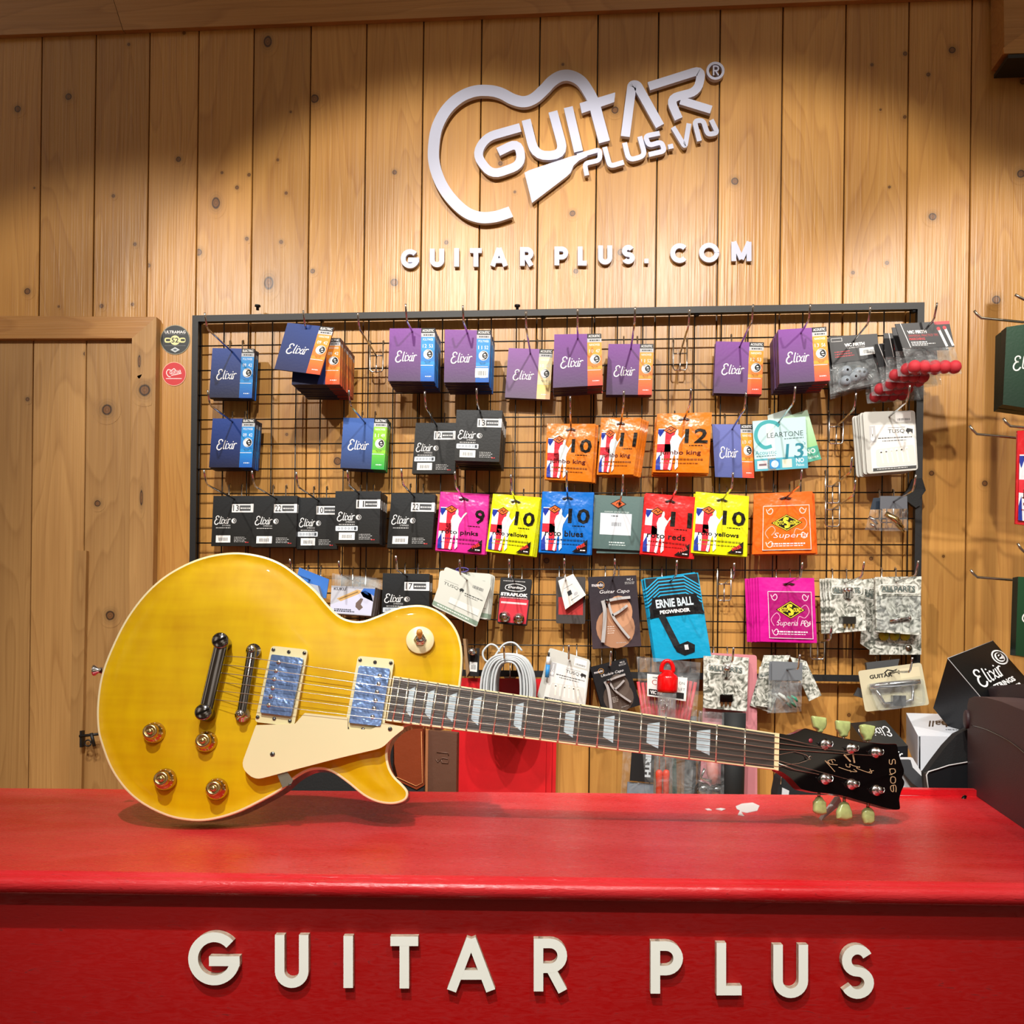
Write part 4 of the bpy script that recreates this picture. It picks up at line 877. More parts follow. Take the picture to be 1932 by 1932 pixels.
EL(C1, [(160, 848), (470, 850), (445, 1205), (132, 1205)], .062, 6, 'dark blue string pack with light blue band in front on second row left hook', 'eb', ('09', '42'), hole=(.47, .06))
EL(C1, [(1113, 842), (1435, 850), (1410, 1222), (1090, 1208)], .056, 5, 'blue string pack with green band in front of its stack on second row', 'eg', ('11', '49'), hole=(.5, .09))
EL(C2, [(75, 200), (410, 205), (395, 585), (68, 585)], .118, 12, 'purple string pack with light blue band and white price sticker in front', 'ab', ('11', '52', 1), hole=(.49, .07), rest='purple blue banded packs stacked behind the one with the price sticker',
   extra=lambda o, c: None)
EL(C2, [(540, 335), (862, 345), (840, 710), (512, 695)], .036, 2, 'purple string pack with pale painted-glare band in front, hanging lower than its purple neighbours', 'a_glare', ('10', '47'), hole=(.5, .09))
EL(C2, [(873, 235), (1215, 230), (1225, 605), (862, 625)], .105, 9, 'purple string pack with yellow orange band in front, middle of the top row', 'ao', ('10', '47'), hole=(.5, .1))
EL(C2, [(1268, 305), (1597, 305), (1582, 675), (1250, 675)], .045, 3, 'purple string pack with orange band in front, left of the empty top row hook', 'ao', ('11', '52'), hole=(.5, .09))
EL(C3, [(175, 255), (488, 262), (472, 600), (160, 592)], .045, 3, 'purple string pack with orange band in front, right of the empty top row hook', 'ao', ('12', '53'), hole=(.5, .09))
EL(C3, [(580, 180), (893, 160), (918, 510), (588, 530)], .115, 12, 'purple string pack with orange band, front of the thick stack at right of top row', 'ao', ('13', '56'), hole=(.47, .1), rest='purple orange banded packs stacked behind the front one at right of top row')
EL(C3, [(150, 795), (413, 795), (425, 1145), (170, 1138)], .036, 1, 'violet blue string pack with orange band beside the pale teal packet', 'ao2', ('10', '47'), hole=(.5, .08))
def BK(C, P, off, n, label, num, gauge=True, **k):
    c = Card(quad(*C, P, off), 1.17); elixir_back(c, num, gauge)
    return place(c, 'string_pack', (.52, .05), label, 'string pack', 'black string packs on the grid', n, .0072, .0006, .5, **k)
BK(C1, [(1640, 880), (1935, 880), (1925, 1250), (1612, 1250)], .045, 2, 'black string pack in front, left of the black stack numbered 13', '12')
BK(C2, [(160, 785), (495, 790), (470, 1165), (145, 1155)], .120, 13, 'black string pack numbered 13 in front of its stack', '13', rest='black packs stacked behind the front one numbered 13')
BK(C1, [(165, 1412), (460, 1412), (450, 1778), (148, 1778)], .034, 1, 'black string pack at the far left of the third row', '13', False)
BK(C1, [(462, 1412), (778, 1412), (765, 1785), (440, 1785)], .046, 3, 'black string pack numbered 22 in front, second from left in third row', '22', False, rest='black packs behind the left pack numbered 22 in third row')
BK(C1, [(780, 1425), (1075, 1425), (1065, 1800), (768, 1800)], .038, 2, 'black string pack numbered 10 in front, third row', '10')
BK(C1, [(1055, 1378), (1385, 1378), (1372, 1760), (1042, 1760)], .095, 9, 'black string pack numbered 11 in front of its stack, third row', '11', rest='black packs stacked behind the front one numbered 11')
BK(C1, [(1463, 1392), (1785, 1400), (1755, 1790), (1430, 1790)], .055, 4, 'black string pack numbered 22 in front, beside the pink pouches', '22', False, rest='black packs behind the one numbered 22 beside the pink pouches')
BK(C4, [(705, 160), (1045, 165), (1040, 540), (690, 535)], .075, 6, 'black string pack numbered 17 in front, partly behind the yellow guitar', '17', rest='black packs behind the one numbered 17 above the yellow guitar')
def RO(C, P, off, n, label, c_, num, l1, name, free=True, dr=(0, 0), **k):
    c = Card(quad(*C, P, off), 1.2 if free else 1.2, 'foil'); roto(c, c_, num, l1, name, free=free)
    return place(c, 'string_pouch', (.5, .115), label, 'string pouch', 'foil string pouches on the grid', n, .0055, .0015, 1.6, drift=dr, **k)
RO(C2, [(820, 885), (1175, 885), (1145, 1310), (800, 1290)], .052, 4, 'orange foil pouch numbered 10 in front, second row', '#dc7a1c', '10', 'JK10', 'jumbo king', False, (.002, 0))
RO(C2, [(1215, 840), (1510, 840), (1450, 1255), (1182, 1255)], .062, 6, 'orange foil pouch numbered 11 in front, second row', '#dc7a1c', '11', 'JK11', 'jumbo king', False, (.0032, 0))
RO(C3, [(-205, 725), (150, 715), (128, 1110), (-235, 1105)], .080, 8, 'orange foil pouch numbered 12 in front, second row', '#e07a18', '12', 'JK12', 'jumbo king', False)
RO(C2, [(42, 1380), (395, 1400), (365, 1840), (3, 1808)], .052, 4, 'pink foil pouch numbered 9 in front of its stack', '#d62f92', '9', 'R9', 'roto pinks')
RO(C2, [(425, 1395), (770, 1422), (712, 1852), (372, 1815)], .058, 5, 'yellow foil pouch numbered 10 in front, between the pink and blue pouches', '#d9dc10', '10', 'R10', 'roto yellows', dr=(.002, 0))
RO(C2, [(787, 1378), (1160, 1385), (1135, 1842), (758, 1822)], .056, 5, 'blue foil pouch numbered 10 in front of its stack', '#0f6cc8', '10', 'RH10', 'roto blues')
RO(C2, [(1540, 1390), (1905, 1420), (1880, 1872), (1497, 1832)], .056, 5, 'red foil pouch numbered 11 in front, third row', '#e02424', '11', 'R11', 'roto reds')
RO(C3, [(45, 1232), (392, 1262), (375, 1656), (12, 1630)], .058, 6, 'yellow foil pouch numbered 10 in front, right of the red pouches', '#dcdf10', '10', 'R10-7', 'roto yellows')
c = Card(quad(*C2, [(1165, 1405), (1525, 1420), (1500, 1812), (1150, 1795)], .04), 1.1); custom_single(c)
place(c, 'string_pack', (.52, .14), 'grey green flat string pack with a white barcode label, third row', 'string pack', 'single string packs', 1, .004)
c = Card(quad(*C2, [(1190, 1425), (1535, 1430), (1515, 1835), (1180, 1830)], .034), 1.1); custom_single(c)
place(c, 'string_pack', (.52, .14), 'grey green flat string pack mostly hidden behind the labelled one', 'string pack', 'single string packs', 1, .004, hk=False)
c = Card(quad(*C3, [(425, 1245), (803, 1230), (825, 1632), (412, 1640)], .055), 1.06, 'foil'); superia(c, '#e8661a', 'Superia', '#ec6a18')
place(c, 'string_pouch', (.54, .09), 'bright orange foil pouch with black and yellow diamond logo in front', 'string pouch', 'foil string pouches on the grid', 5, .0055, .0015, 1.5, drift=(.0022, 0))
c = Card(quad(*C6, [(112, 105), (496, 110), (515, 556), (128, 546)], .060), 1.15, 'foil'); superia(c, '#cf1792', 'Superia Pro', '#a81470')
place(c, 'string_pouch', (.5, .1), 'magenta foil pouch with black and yellow diamond logo in front', 'string pouch', 'foil string pouches on the grid', 6, .0055, .0012, 1.2, drift=(-.004, 0))
c = Card(quad(*C3, [(413, 775), (758, 745), (775, 1080), (430, 1102)], .05), .97); cleartone(c, '13', '#b9dde0', '#4fa8bc')
place(c, 'string_pack', (.5, .04), 'pale teal string packet numbered 13 at the front of its hook', 'string pack', 'flat pale string packets', 1, .004)
c = Card(quad(*C3, [(585, 760), (770, 700), (862, 1022), (640, 1075)], .042), 1.6); c.base('#bfe0c4', '#7fc06a', th=.003, side='#6aa86a'); c.up(); c.text('e', .42, .12, .2, '#7aa890', w=.25); c.text("8", .3, .5, .4, '#4f8f4a', w=.3); c.text("'s", .7, .6, .12, '#3f8f4a'); c.rect(.45, 1.15, 1, 1.6, '#4fa890'); c.up(); c.text('NO', .6, 1.2, .16, '#eaf6f0', w=.3, bold=.02); c.text('Flakes', .58, 1.42, .09, '#eaf6f0', w=.36)
place(c, 'string_pack', (.2, .08), 'pale green tilted string packet sticking out behind the teal one', 'string pack', 'flat pale string packets', 1, .004, hk=False)
c = Card([W(*p, .036) for p in ((1448, 784), (1490, 770), (1500, 800), (1450, 812))], .7); c.base('#ccd8d4', th=.001, side='#a8b4b0')
place(c, 'hang_tag', (.5, .1), 'small white card peeking above the pale teal packet', 'tag', None, 1, .004, hk=False)
def TQ(C, P, off, n, label, fn, asp, dr=(0, 0), hole=(.5, .1), mk=.0055, **k):
    c = Card(quad(*C, P, off), asp, 'print'); fn(c)
    return place(c, 'blister_pack', hole, label, 'blister pack', 'pale blister packs of small guitar parts', n, mk, .001, 1.2, drift=dr, **k)
TQ(C3, [(1130, 715), (1470, 705), (1490, 1092), (1160, 1118)], .075, 5, 'white blister pack of bridge pins in front, right end of second row', tusq_front, 1.15, (-.0035, -.0005), rest='clear blister packs behind the front bridge pin pack, second row right')
TQ(C4, [(1160, 112), (1497, 240), (1387, 556), (1060, 395)], .075, 1, 'pale green tilted card pack with a bone nut, front one above the guitar', tusq_back, 1.0, (.001, 0))
TQ(C4, [(1120, 140), (1497, 165), (1470, 500), (1090, 430)], .062, 4, 'pale card pack hanging straight just behind the tilted pale green one', tusq_back, .95, (.002, .0), hk=False, rest='pale card packs at the back behind the tilted pale green one')
TQ(C5, [(150, 715), (440, 800), (400, 1150), (60, 1080)], .06, 3, 'white pin pack hanging just above the fretboard, left of small clamp pack', tusq_front, 1.1, (-.001, .002))
def CP(P, off, label, t, mc, warm, n, asp):
    c = Card(quad(*C5, P, off), asp); capo(c, t, mc, warm)
    def ex(o, c): mb = MB(); capo_metal(c, mb); mb.build('capo_clamp', o)['label'] = 'silver metal spring clamp'
    place(c, 'capo_pack', (.5, .07), label, 'capo pack', 'capo packs on the grid', n, .0125, .001, 1.5, extra=ex)
CP([(425, 188), (775, 175), (810, 692), (455, 712)], .06, 'dark purple brown carded silver capo with guitar picture', 'Guitar Capo', 'MC-1', True, 2, 1.45)
CP([(440, 850), (702, 780), (808, 1120), (540, 1200)], .075, 'black carded silver ukulele capo, tilted, in front just above the neck', 'Ukulele Capo', 'MC-3', False, 5, 1.35)
c = Card(quad(*C5, [(830, 198), (1226, 155), (1322, 770), (918, 806)], .06), 1.55, 'foil'); ernie(c)
place(c, 'peg_winder_pouch', (.47, .1), 'bright blue pouch with a dark peg winder print, frontmost on its hook', 'pouch', 'blue peg winder pouches', 5, .006, .002, 2.2, drift=(-.0015, 0))
def strap_balls(o, c):
    for q in ((.25, 1.25), (.72, 1.27)):
        mb = MB(); p = c.M(q[0], q[1], 0); mb.lathe(p, (0, -1, .2), [(.011, 0), (.011, .006), (.006, .008), (.006, .012), (.009, .013), (.004, .018)], 'chrome', k=16); mb.build('strap_lock', o)
c = Card(quad(*C4, [(1562, 190), (1792, 205), (1752, 542), (1536, 522)], .05), 1.45, 'print'); straplok(c)
place(c, 'blister_pack', (.45, .06), 'black and red blister pack with two chrome strap locks', 'blister pack', 'red and black blister packs', 2, .012, extra=strap_balls)
c = Card(quad(*C5, [(190, 185), (405, 188), (402, 530), (190, 525)], .04), 1.6, 'print'); c.base('#3c3634', th=.01, m='print', r=.06, side='#504a48'); c.up(); c.rect(.08, .7, .92, 1.3, '#b02a28')
place(c, 'blister_pack', (.5, .1), 'red and black blister pack half covered by a small white box', 'blister pack', 'red and black blister packs', 1, .01, hk=False)
c = Card(quad(*C5, [(225, 195), (325, 165), (420, 320), (265, 425)], .055), 1.5, 'print')
c.q = [W(1000 + x / 3.864, 1040 + y / 3.864, .055) for x, y in ((205, 215), (315, 165), (408, 318), (257, 425))]
c.base('#dfe0da', th=.012, side='#b8bab4'); c.up(); c.rect(.3, .75, .5, 1.0, '#202428'); c.disc(.65, 1.1, .1, '#b0b4b8'); c.tiny(.2, .5, .7, .03, '#707478'); c.tiny(.35, 1.25, .75, .04, '#303438', seed=3)
place(c, 'small_box', (.45, .1), 'small white tilted carton tag with a black picture, left of the carded capo', 'box', None, 1, .01)
def kuku_tab(o, c):
    mb = MB(); mb.face([c.M(x, y, 0) for x, y in ((0, -.32), (1, -.25), (1, .05), (0, .05))], 'clear_plastic'); mb.build('hang_tab', o)['label'] = 'clear plastic hanging tab'
c = Card(quad(*C4, [(330, 250), (650, 265), (618, 472), (318, 450)], .12), .72, 'print'); kuku(c)
place(c, 'boxed_clip', (.35, -.2), 'light blue white box with a wooden clip picture in a clear cover', 'box', 'clip boxes above the guitar waist', 4, .021, extra=kuku_tab, hookL=.157)
c = Card(quad(*C4, [(95, 118), (312, 205), (290, 345), (60, 260)], .06), .7, 'print'); c.base('#2f6cc0', '#3d78c8', th=.002, side='#2850a0')
place(c, 'header_card', (.4, .25), 'plain blue tilted header card just above the guitar body', 'card', None, 1, .02)
c = Card(quad(*C4, [(90, 215), (230, 250), (260, 350), (190, 400)], .08), .9, 'print'); c.base('#a9b0bc', th=.015, side='#888e98')
place(c, 'small_box', (.4, .05), 'grey clear box partly hidden behind the guitar, below the blue card', 'box', None, 1, .02, hk=False)
# pearl patterned packs with parts
def AP(C, P, off, n, label, asp, fn=None, dr=(0, 0), hk=True, rest=None, jr=1.5):
    c = Card(quad(*C, P, off), asp); allparts(c)
    return place(c, 'parts_pack', (.45, .1), label, 'parts pack', 'pearl patterned part packs', n, .006, .001, jr, drift=dr, extra=fn, hk=hk, rest=rest)
def jack(o, c):
    mb = MB(); p = c.M(.52, .62 * c.asp / 1.15, 0); mb.lathe(p + Vector((0, -.004, .018)), (0, -.2, 1), [(.004, 0), (.004, .012), (.007, .013), (.007, .02)], 'chrome', k=14); mb.build('jack_sleeve', o)
    mb = MB(); p = c.M(.52, .85 * c.asp, 0); mb.box(p + Vector((-.012, -.006, 0)), p + Vector((.012, 0, .014)), 'gloss_black'); [mb.box(p + Vector((-.01 + k * .008, -.004, -.008)), p + Vector((-.006 + k * .008, -.002, 0)), 'gold') for k in range(3)]; mb.build('jack_body', o)
AP(C6, [(592, 112), (838, 120), (850, 470), (605, 492)], .065, 4, 'pearl grey parts pack with a jack socket, front one right of magenta pouches', 1.45, jack, (-.004, 0), rest='pearl grey packs fanned out behind the jack socket pack right of magenta pouches')
AP(C5, [(1265, 765), (1592, 792), (1576, 1168), (1262, 1142)], .07, 3, 'pearl grey parts pack above the guitar neck, in front of the pink board', 1.18, jack, (.002, .002))
def screws(o, c):
    mb = MB(); a = c.M(.3, .98, 0) + Vector((0, -.004, 0)); b = c.M(.72, .9, 0) + Vector((0, -.004, 0)); mb.tube([a, b], .0028, 'chrome'); mb.tube([b, b + (b - a).normalized() * .004], .005, 'chrome'); mb.build('metal_post', o)
    mb = MB(); mb.face([c.M(x, y, 8) for x, y in ((.02, .42), (1, .42), (1, 1.2), (.02, 1.2))], 'clear_plastic'); mb.face([c.M(x, y, 10) for x, y in ((.02, .42), (1, .42), (1, .43), (.02, .43))], 'print', '#5a5e58'); mb.build('clear_pocket', o)
def pots(o, c):
    for k in range(3):
        mb = MB(); p = c.M(.25 + k * .21, .62 * c.asp, 0); mb.lathe(p, (0, -1, 0), [(.009, 0), (.009, .004), (.003, .0045), (.003, .006)], 'print', '#c8b828', k=18); mb.build('yellow_washer', o)
    mb = MB(); mb.lathe(c.M(.75, .86 * c.asp, 0), (0, -1, 0), [(.006, 0), (.006, .003)], 'steel', k=12); mb.build('nut', o)
AP(C6, [(905, 300), (1228, 300), (1228, 636), (872, 636)], .045, 1, 'pearl grey parts pack with three yellow washers under the pale one', 1.05, pots, hk=False)
AP(C6, [(912, 104), (1230, 100), (1215, 502), (918, 480)], .07, 3, 'pale pearl parts pack with a metal post, right end of fourth row', 1.25, screws, (.001, 0), rest='pearl packs directly behind the pale one at right end of fourth row')
AP(C6, [(835, 120), (925, 110), (925, 640), (810, 560)], .036, 1, 'narrow pearl patterned pack edge between the two fourth row part packs', 2.2, hk=False)
AP(C6, [(150, 640), (330, 640), (200, 1035), (55, 985)], .05, 1, 'pearl pack leaning left in the bunch behind the grey header bag', 2.2, hk=False)
AP(C6, [(120, 720), (210, 700), (200, 1000), (90, 985)], .058, 1, 'thin pearl pack at the left front of the bunch with the grey header bag', 2.4, hk=False)
AP(C6, [(330, 650), (440, 680), (545, 915), (460, 955)], .05, 1, 'pearl pack leaning right in the bunch behind the grey header bag', 2.0, hk=False)
def bagcard(o, c):
    s = c; A = c.asp; mb = MB(); K = 6; vs = []
    for j in range(K + 1):
        for i in range(K + 1):
            x, y = i / K, j / K; vs.append(s.M(x, A * (1 + 1.75 * y), 0) + s.n * (.006 * math.sin(math.pi * x) * math.sin(math.pi * min(1, y + .1)) + .0015 * math.sin(x * 13 + y * 11)))
    mb.raw(vs, [[j * (K + 1) + i, (j + 1) * (K + 1) + i, (j + 1) * (K + 1) + i + 1, j * (K + 1) + i + 1] for j in range(K) for i in range(K)], 'clear_plastic', '#808080', True); mb.build('clear_bag', o)['label'] = 'clear plastic bag'
def smallparts(cols):
    def f(o, c):
        bagcard(o, c)
        for i, (x, y, r, col, mt) in enumerate(cols):
            mb = MB(); p = c.M(x, c.asp * y, 0); mb.tube([p + Vector((-r, 0, r * .8)), p + Vector((r * .2, -.001, 0)), p + Vector((r, 0, -r))], [r * .35, r * .5, r * .3], mt, col); mb.build('small_part', o)
    return f
def bagged(q, asp, off, label, hc, cols, n=1, dr=(0, 0), name='parts_bag', **k):
    c = Card(q, asp, 'print'); c.base(hc, th=.0015)
    place(c, name, (.5, asp * .4), label, 'parts bag', 'small bags of parts with header cards', n, .006, .001, 3, drift=dr, extra=smallparts(cols), **k)
bagged(quad(*C6, [(205, 680), (415, 690), (412, 812), (205, 810)], .085), .6, .085, 'clear bag with plain grey header and green parts under the magenta pouches', '#6c7278', [(.35, 1.9, .008, '#d8dcd8', 'print'), (.75, 2.0, .006, '#2a9a78', 'print'), (.7, 2.3, .006, '#3a6a50', 'print')], 2, (-.004, -.001))
bagged(quad(*C3, [(1245, 1262), (1420, 1262), (1422, 1345), (1243, 1345)], .07), .47, .07, 'clear bag with dark grey header holding a gold coloured rod, third row right', '#5a5e66', [(.5, 1.9, .016, '#c8b46a', 'gold'), (.72, 2.5, .008, '#c8b46a', 'gold')])
bagged(quad(*C3, [(1200, 1275), (1275, 1270), (1262, 1350), (1180, 1350)], .058), .9, .058, 'second small bag leaning left behind the gold rod bag', '#1d2c3c', [(.4, 1.9, .008, '#c8ccd0', 'chrome'), (.5, 2.4, .006, '#e0e0e0', 'chrome')], hk=False)
# slide pack
def slide(o, c):
    mb = MB(); a = c.M(.12, .3, 0) + Vector((0, -.008, 0)); b = c.M(.9, .32, 0) + Vector((0, -.008, 0)); mb.tube([a, a * .8 + b * .2, a * .2 + b * .8, b], [.005, .007, .007, .005], 'chrome', k=12)
    for x in (.2, .8): mb.tube([c.M(x, .33, 0) + Vector((0, -.006, 0)), c.M(x + (.1 if x < .5 else -.06), .62, 0) + Vector((0, -.006, 0)), c.M(.5, .64, 0) + Vector((0, -.006, 0))], .003, 'chrome', k=8)
    mb.build('roller_bar', o)
    mb = MB(); p = c.M(.52, .62, 0); mb.box(p + Vector((-.012, -.012, -.008)), p + Vector((.012, 0, .012)), 'gloss_black'); mb.build('black_base', o)
    mb = MB(); mb.prism([c.M(p.x, p.y, 0) + c.n * .017 for p in rnd([(.08, .24), (.94, .26), (.9, .72), (.16, .74)], .08)], -c.n * .015, 'clear_plastic', cap2=False); mb.build('clear_blister', o)
c = Card(quad(*C6, [(795, 748), (1228, 690), (1284, 980), (845, 1028)], .07), .74, 'print'); c.base('#cdc5a6', th=.002, r=.05); c.up(); c.text('GUITAR', .16, .1, .075, '#2c2a24', w=.36, bold=.04); c.text('G', .6, .08, .07, '#2c2a24', bold=.04); c.up(); c.rect(.64, .06, .95, .23, '#ddd2b0'); c.line([(.4, .1), (.46, .05), (.55, .08), (.6, .06), (.55, .12), (.48, .1)], .02, '#1a1612')
place(c, 'parts_card', (.5, .09), 'worn beige blister card with a chrome roller bar, lowest row right', 'blister pack', None, 1, .004, extra=slide)
for k, (P, lb) in enumerate((([(850, 690), (1080, 665), (1060, 740), (860, 760)], 'dark grey pack edge peeking out above the worn beige card'), ([(795, 860), (870, 900), (880, 950), (765, 915)], 'dark pack corner peeking out below left of the worn beige card'))):
    c = Card(quad(*C6, P, .05), .4, 'print'); c.base('#4a4c4e', th=.004, side='#202224'); place(c, 'parts_card', (.5, .1), lb, 'card', None, 1 if k else 2, .006, 0, 4, hk=False)
# header bags with rubber tips
def balls(col, spots, r, mt='matte', holes=False):
    def f(o, c):
        A = c.asp; mb = MB(); K = 10; vs = []
        for j in range(K + 1):
            for i in range(K + 1):
                x, y = i / K, j / K; fl_ = .03 * y
                vs.append(c.M(-fl_ + x * (1 + 2 * fl_), A * (1 + 1.05 * y), 0) + c.n * (.013 * math.sin(math.pi * x) * math.sin(math.pi * min(1, y * 1.1)) + .002 * math.sin(x * 15 + y * 19)))
        fs = [[j * (K + 1) + i, (j + 1) * (K + 1) + i, (j + 1) * (K + 1) + i + 1, j * (K + 1) + i + 1] for j in range(K) for i in range(K)]
        mb.raw(vs, fs, 'clear_plastic', '#808080', True); mb.raw([v - c.n * (v - c.q[0]).dot(c.n) * 1.6 - c.n * .001 for v in vs], fs, 'clear_plastic', '#808080', True); mb.build('clear_bag', o)['label'] = 'clear plastic bag'
        for x, y in spots:
            mb = MB(); p = c.M(x, A * y, 0); mb.ball(p - c.n * .001, r, mt, col, 20)
            if holes: mb.lathe(p + c.n * (r - .0012), c.n, [(.0022, 0), (.0022, .0006)], 'gloss_black', k=12)
            mb.build('rubber_tip', o)
    return f
c = Card(quad(*C3, [(910, 225), (1225, 205), (1240, 357), (930, 402)], .085), .55, 'print'); vf_header(c, '', False)
place(c, 'tip_bag', (.5, .13), 'clear bag of five grey rubber tips with black header card', 'tip bag', 'bags of rubber tips', 4, .013, .002, 3, extra=balls('#8a939e', [(.28, 1.35), (.25, 1.72), (.44, 1.65), (.62, 1.55), (.53, 1.5)], .0105, holes=True), rest='bags of grey rubber tips behind the front grey one')
c = Card(quad(*C3, [(1340, 142), (1692, 122), (1728, 290), (1390, 298)], .175), .5, 'print'); vf_header(c, '', True)
place(c, 'tip_bag', (.6, .09), 'clear bag of five red rubber balls with black header card in front', 'tip bag', 'bags of rubber tips', 1, .02, extra=balls('#c92f3c', [(.12 + k * .2, 1.78) for k in range(5)], .0118), hookL=.185)
c = Card(quad(*C3, [(1320, 165), (1660, 150), (1690, 310), (1345, 320)], .15), .5, 'print'); vf_header(c, '', True)
place(c, 'tip_bag', (.6, .09), 'clear bag of red balls turned left right behind the front red one', 'tip bag', 'bags of rubber tips', 5, .024, .003, 5, drift=(-.008, -.005), extra=balls('#b82c38', [(.15 + k * .18, 1.75) for k in range(4)], .0112), hk=False, rest='bags of red balls at the back of the red tip hook')
# empty hooks
for px, py, lab, L in ((711, 672, 'empty chrome hook in the top row between the blue and purple stacks', .157), (1283, 668, 'empty chrome hook in the top row beside two purple stacks', .157), (1577, 806, 'empty chrome hook in the second row right of the teal packet', .13), (1570, 918, 'empty chrome hook between second and third row near the right end', .13), (1570, 962, 'empty chrome hook right of the bright orange pouches', .15), (1366, 1102, 'empty chrome hook in the fourth row left of the magenta pouches', .12), (1542, 1212, 'empty chrome hook below the right corner of the magenta pouches', .1)):
    p = W(px, py, .026); hook(p.x, p.z, L, lab)
# ------------------------------------------------------------ electric guitar, leaning back a little
TH = math.radians(12)
YAW = 0.055
hz = Vector((-FWD.x, -FWD.y, 0)); hz = Matrix.Rotation(YAW, 3, 'Z') @ hz; GN = (hz * math.cos(TH) + Vector((0, 0, 1)) * math.sin(TH)).normalized()
GP0 = CT(400, 1568) + Vector((0, 0, .012))
def G(px, py, h=0.0): return hitp(px, py, GP0 + GN * h, GN)
gx_ = Matrix.Rotation(YAW, 3, 'Z') @ _r0; gy_ = GN.cross(gx_).normalized()
if gy_.z < 0: gy_ = -gy_
gt = thing('electric_guitar', 'amber yellow single cutaway electric guitar lying on its side on the red counter', 'guitar', CT(400, 1562))
PSC = (G(1000, 1400) - G(1001, 1400)).length               # metres per pixel on the guitar
OUT = [(439, 1042), (490, 1047.6), (532, 1063.5), (571, 1092), (597, 1115), (620, 1142), (641, 1161.6), (661.6, 1170), (685, 1170.7), (716, 1160), (747, 1147), (773, 1141.9), (799, 1142), (824.7, 1151), (848, 1169.4), (863.5, 1192.7), (871, 1218.6), (873, 1247), (869, 1290), (862, 1340), (835, 1368), (800, 1366), (775, 1367), (755, 1376), (741, 1391), (733, 1408), (731, 1426), (735, 1447), (744.5, 1464.4), (760, 1480), (769.5, 1493), (768, 1506), (757, 1514), (736.7, 1517.5), (711, 1513.6), (685, 1501), (654, 1476), (625, 1456.5), (602, 1451.5), (579, 1455.4), (553, 1471), (530, 1491), (490, 1513.5), (448, 1533.5), (406, 1546), (370, 1549.5), (328, 1544), (292, 1530.5), (259, 1511), (232, 1485.5), (208, 1449.5), (191.5, 1407), (183.5, 1374), (183, 1325), (193, 1266), (221.5, 1197), (250, 1149), (286, 1107), (328, 1075.5), (382, 1051.5)]
S = [(p.x, p.y) for p in smooth([(x, y, 0) for x, y in OUT], 5, True)]
o3 = [G(x, y) for x, y in S]; loc2 = [((p - GP0).dot(gx_), (p - GP0).dot(gy_)) for p in o3]
def up3(a, b, h=0): return GP0 + gx_ * a + gy_ * b + GN * h
def inset(P, d):
    n = len(P); out = []
    for i in range(n):
        t = Vector(P[(i + 2) % n]) - Vector(P[i - 2]); t.normalize(); nn = Vector((-t.y, t.x)); out.append((P[i][0] + nn.x * d, P[i][1] + nn.y * d))
    return out
area = sum(loc2[i - 1][0] * loc2[i][1] - loc2[i][0] * loc2[i - 1][1] for i in range(len(loc2)))
sg = 1 if area > 0 else -1
in1 = inset(loc2, .0026 * sg); bk = inset(loc2, .004 * sg)
TB = .048
b = MB(); n = len(loc2)
vs = [up3(*p, -.006) for p in loc2] + [up3(*p, -TB + .004) for p in loc2] + [up3(*p, -TB) for p in bk]
b.raw(vs, [[i, (i + 1) % n, n + (i + 1) % n, n + i] for i in range(n)] + [[n + i, n + (i + 1) % n, 2 * n + (i + 1) % n, 2 * n + i] for i in range(n)], 'cherry', '#808080', True)
b.raw([up3(*p, -TB) for p in bk], [list(range(n))], 'cherry')
body = b.build('body', gt); body['label'] = 'dark cherry back and sides'
bb = MB(); vs = [up3(*p, -.006) for p in loc2] + [up3(*p, -.0006) for p in loc2] + [up3(*p, 0) for p in inset(loc2, .0008 * sg)] + [up3(*p, .0002) for p in in1]
bb.raw(vs, [[k * n + i, k * n + (i + 1) % n, (k + 1) * n + (i + 1) % n, (k + 1) * n + i] for k in range(3) for i in range(n)], 'binding', '#808080', True)
bb.build('binding', body)['label'] = 'cream edge binding'
# carved top
from mathutils import kdtree
kd = kdtree.KDTree(n)
for i, p in enumerate(in1): kd.insert((p[0], p[1], 0), i)
kd.balance()
def inside(x, y, P=in1):
    c = False; j = len(P) - 1
    for i in range(len(P)):
        if (P[i][1] > y) != (P[j][1] > y) and x < (P[j][0] - P[i][0]) * (y - P[i][1]) / (P[j][1] - P[i][1]) + P[i][0]: c = not c
        j = i
    return c
xs = [p[0] for p in in1]; ys = [p[1] for p in in1]; pts = [Vector(p) for p in in1]; x = min(xs); st_ = .0055
while x < max(xs):
    y = min(ys)
    while y < max(ys):
        if kd.find((x, y, 0))[2] > st_ * .6 and inside(x, y): pts.append(Vector((x, y)))
        y += st_
    x += st_
r_ = geometry.delaunay_2d_cdt(pts, [(i, (i + 1) % n) for i in range(n)], [], 1, 1e-7)
def carve(x, y):
    d = kd.find((x, y, 0))[2]; t = max(0, min(1, (d - .004) / .06)); return .0002 + .0055 * t * t * (3 - 2 * t) - .0012 * math.sin(math.pi * min(1, d / .014))
tpm = MB(); tpm.raw([up3(v.x, v.y, carve(v.x, v.y)) for v in r_[0]], [list(f) if sg > 0 else list(f) for f in r_[2]], 'amber_maple', '#808080', True)
tpm.build('carved_top', gt)['label'] = 'translucent amber yellow maple top'
def PR(name, poly, h1, th, m, parent=gt, r=0, label=None, col='#808080', ms=None):
    mb = MB(); P = rnd(poly, r) if r else [Vector(p) for p in poly]
    mb.prism([G(p.x, p.y, h1) for p in P], -GN * th, m, col, ms); o = mb.build(name, parent)
    if label: o['label'] = label
    return o
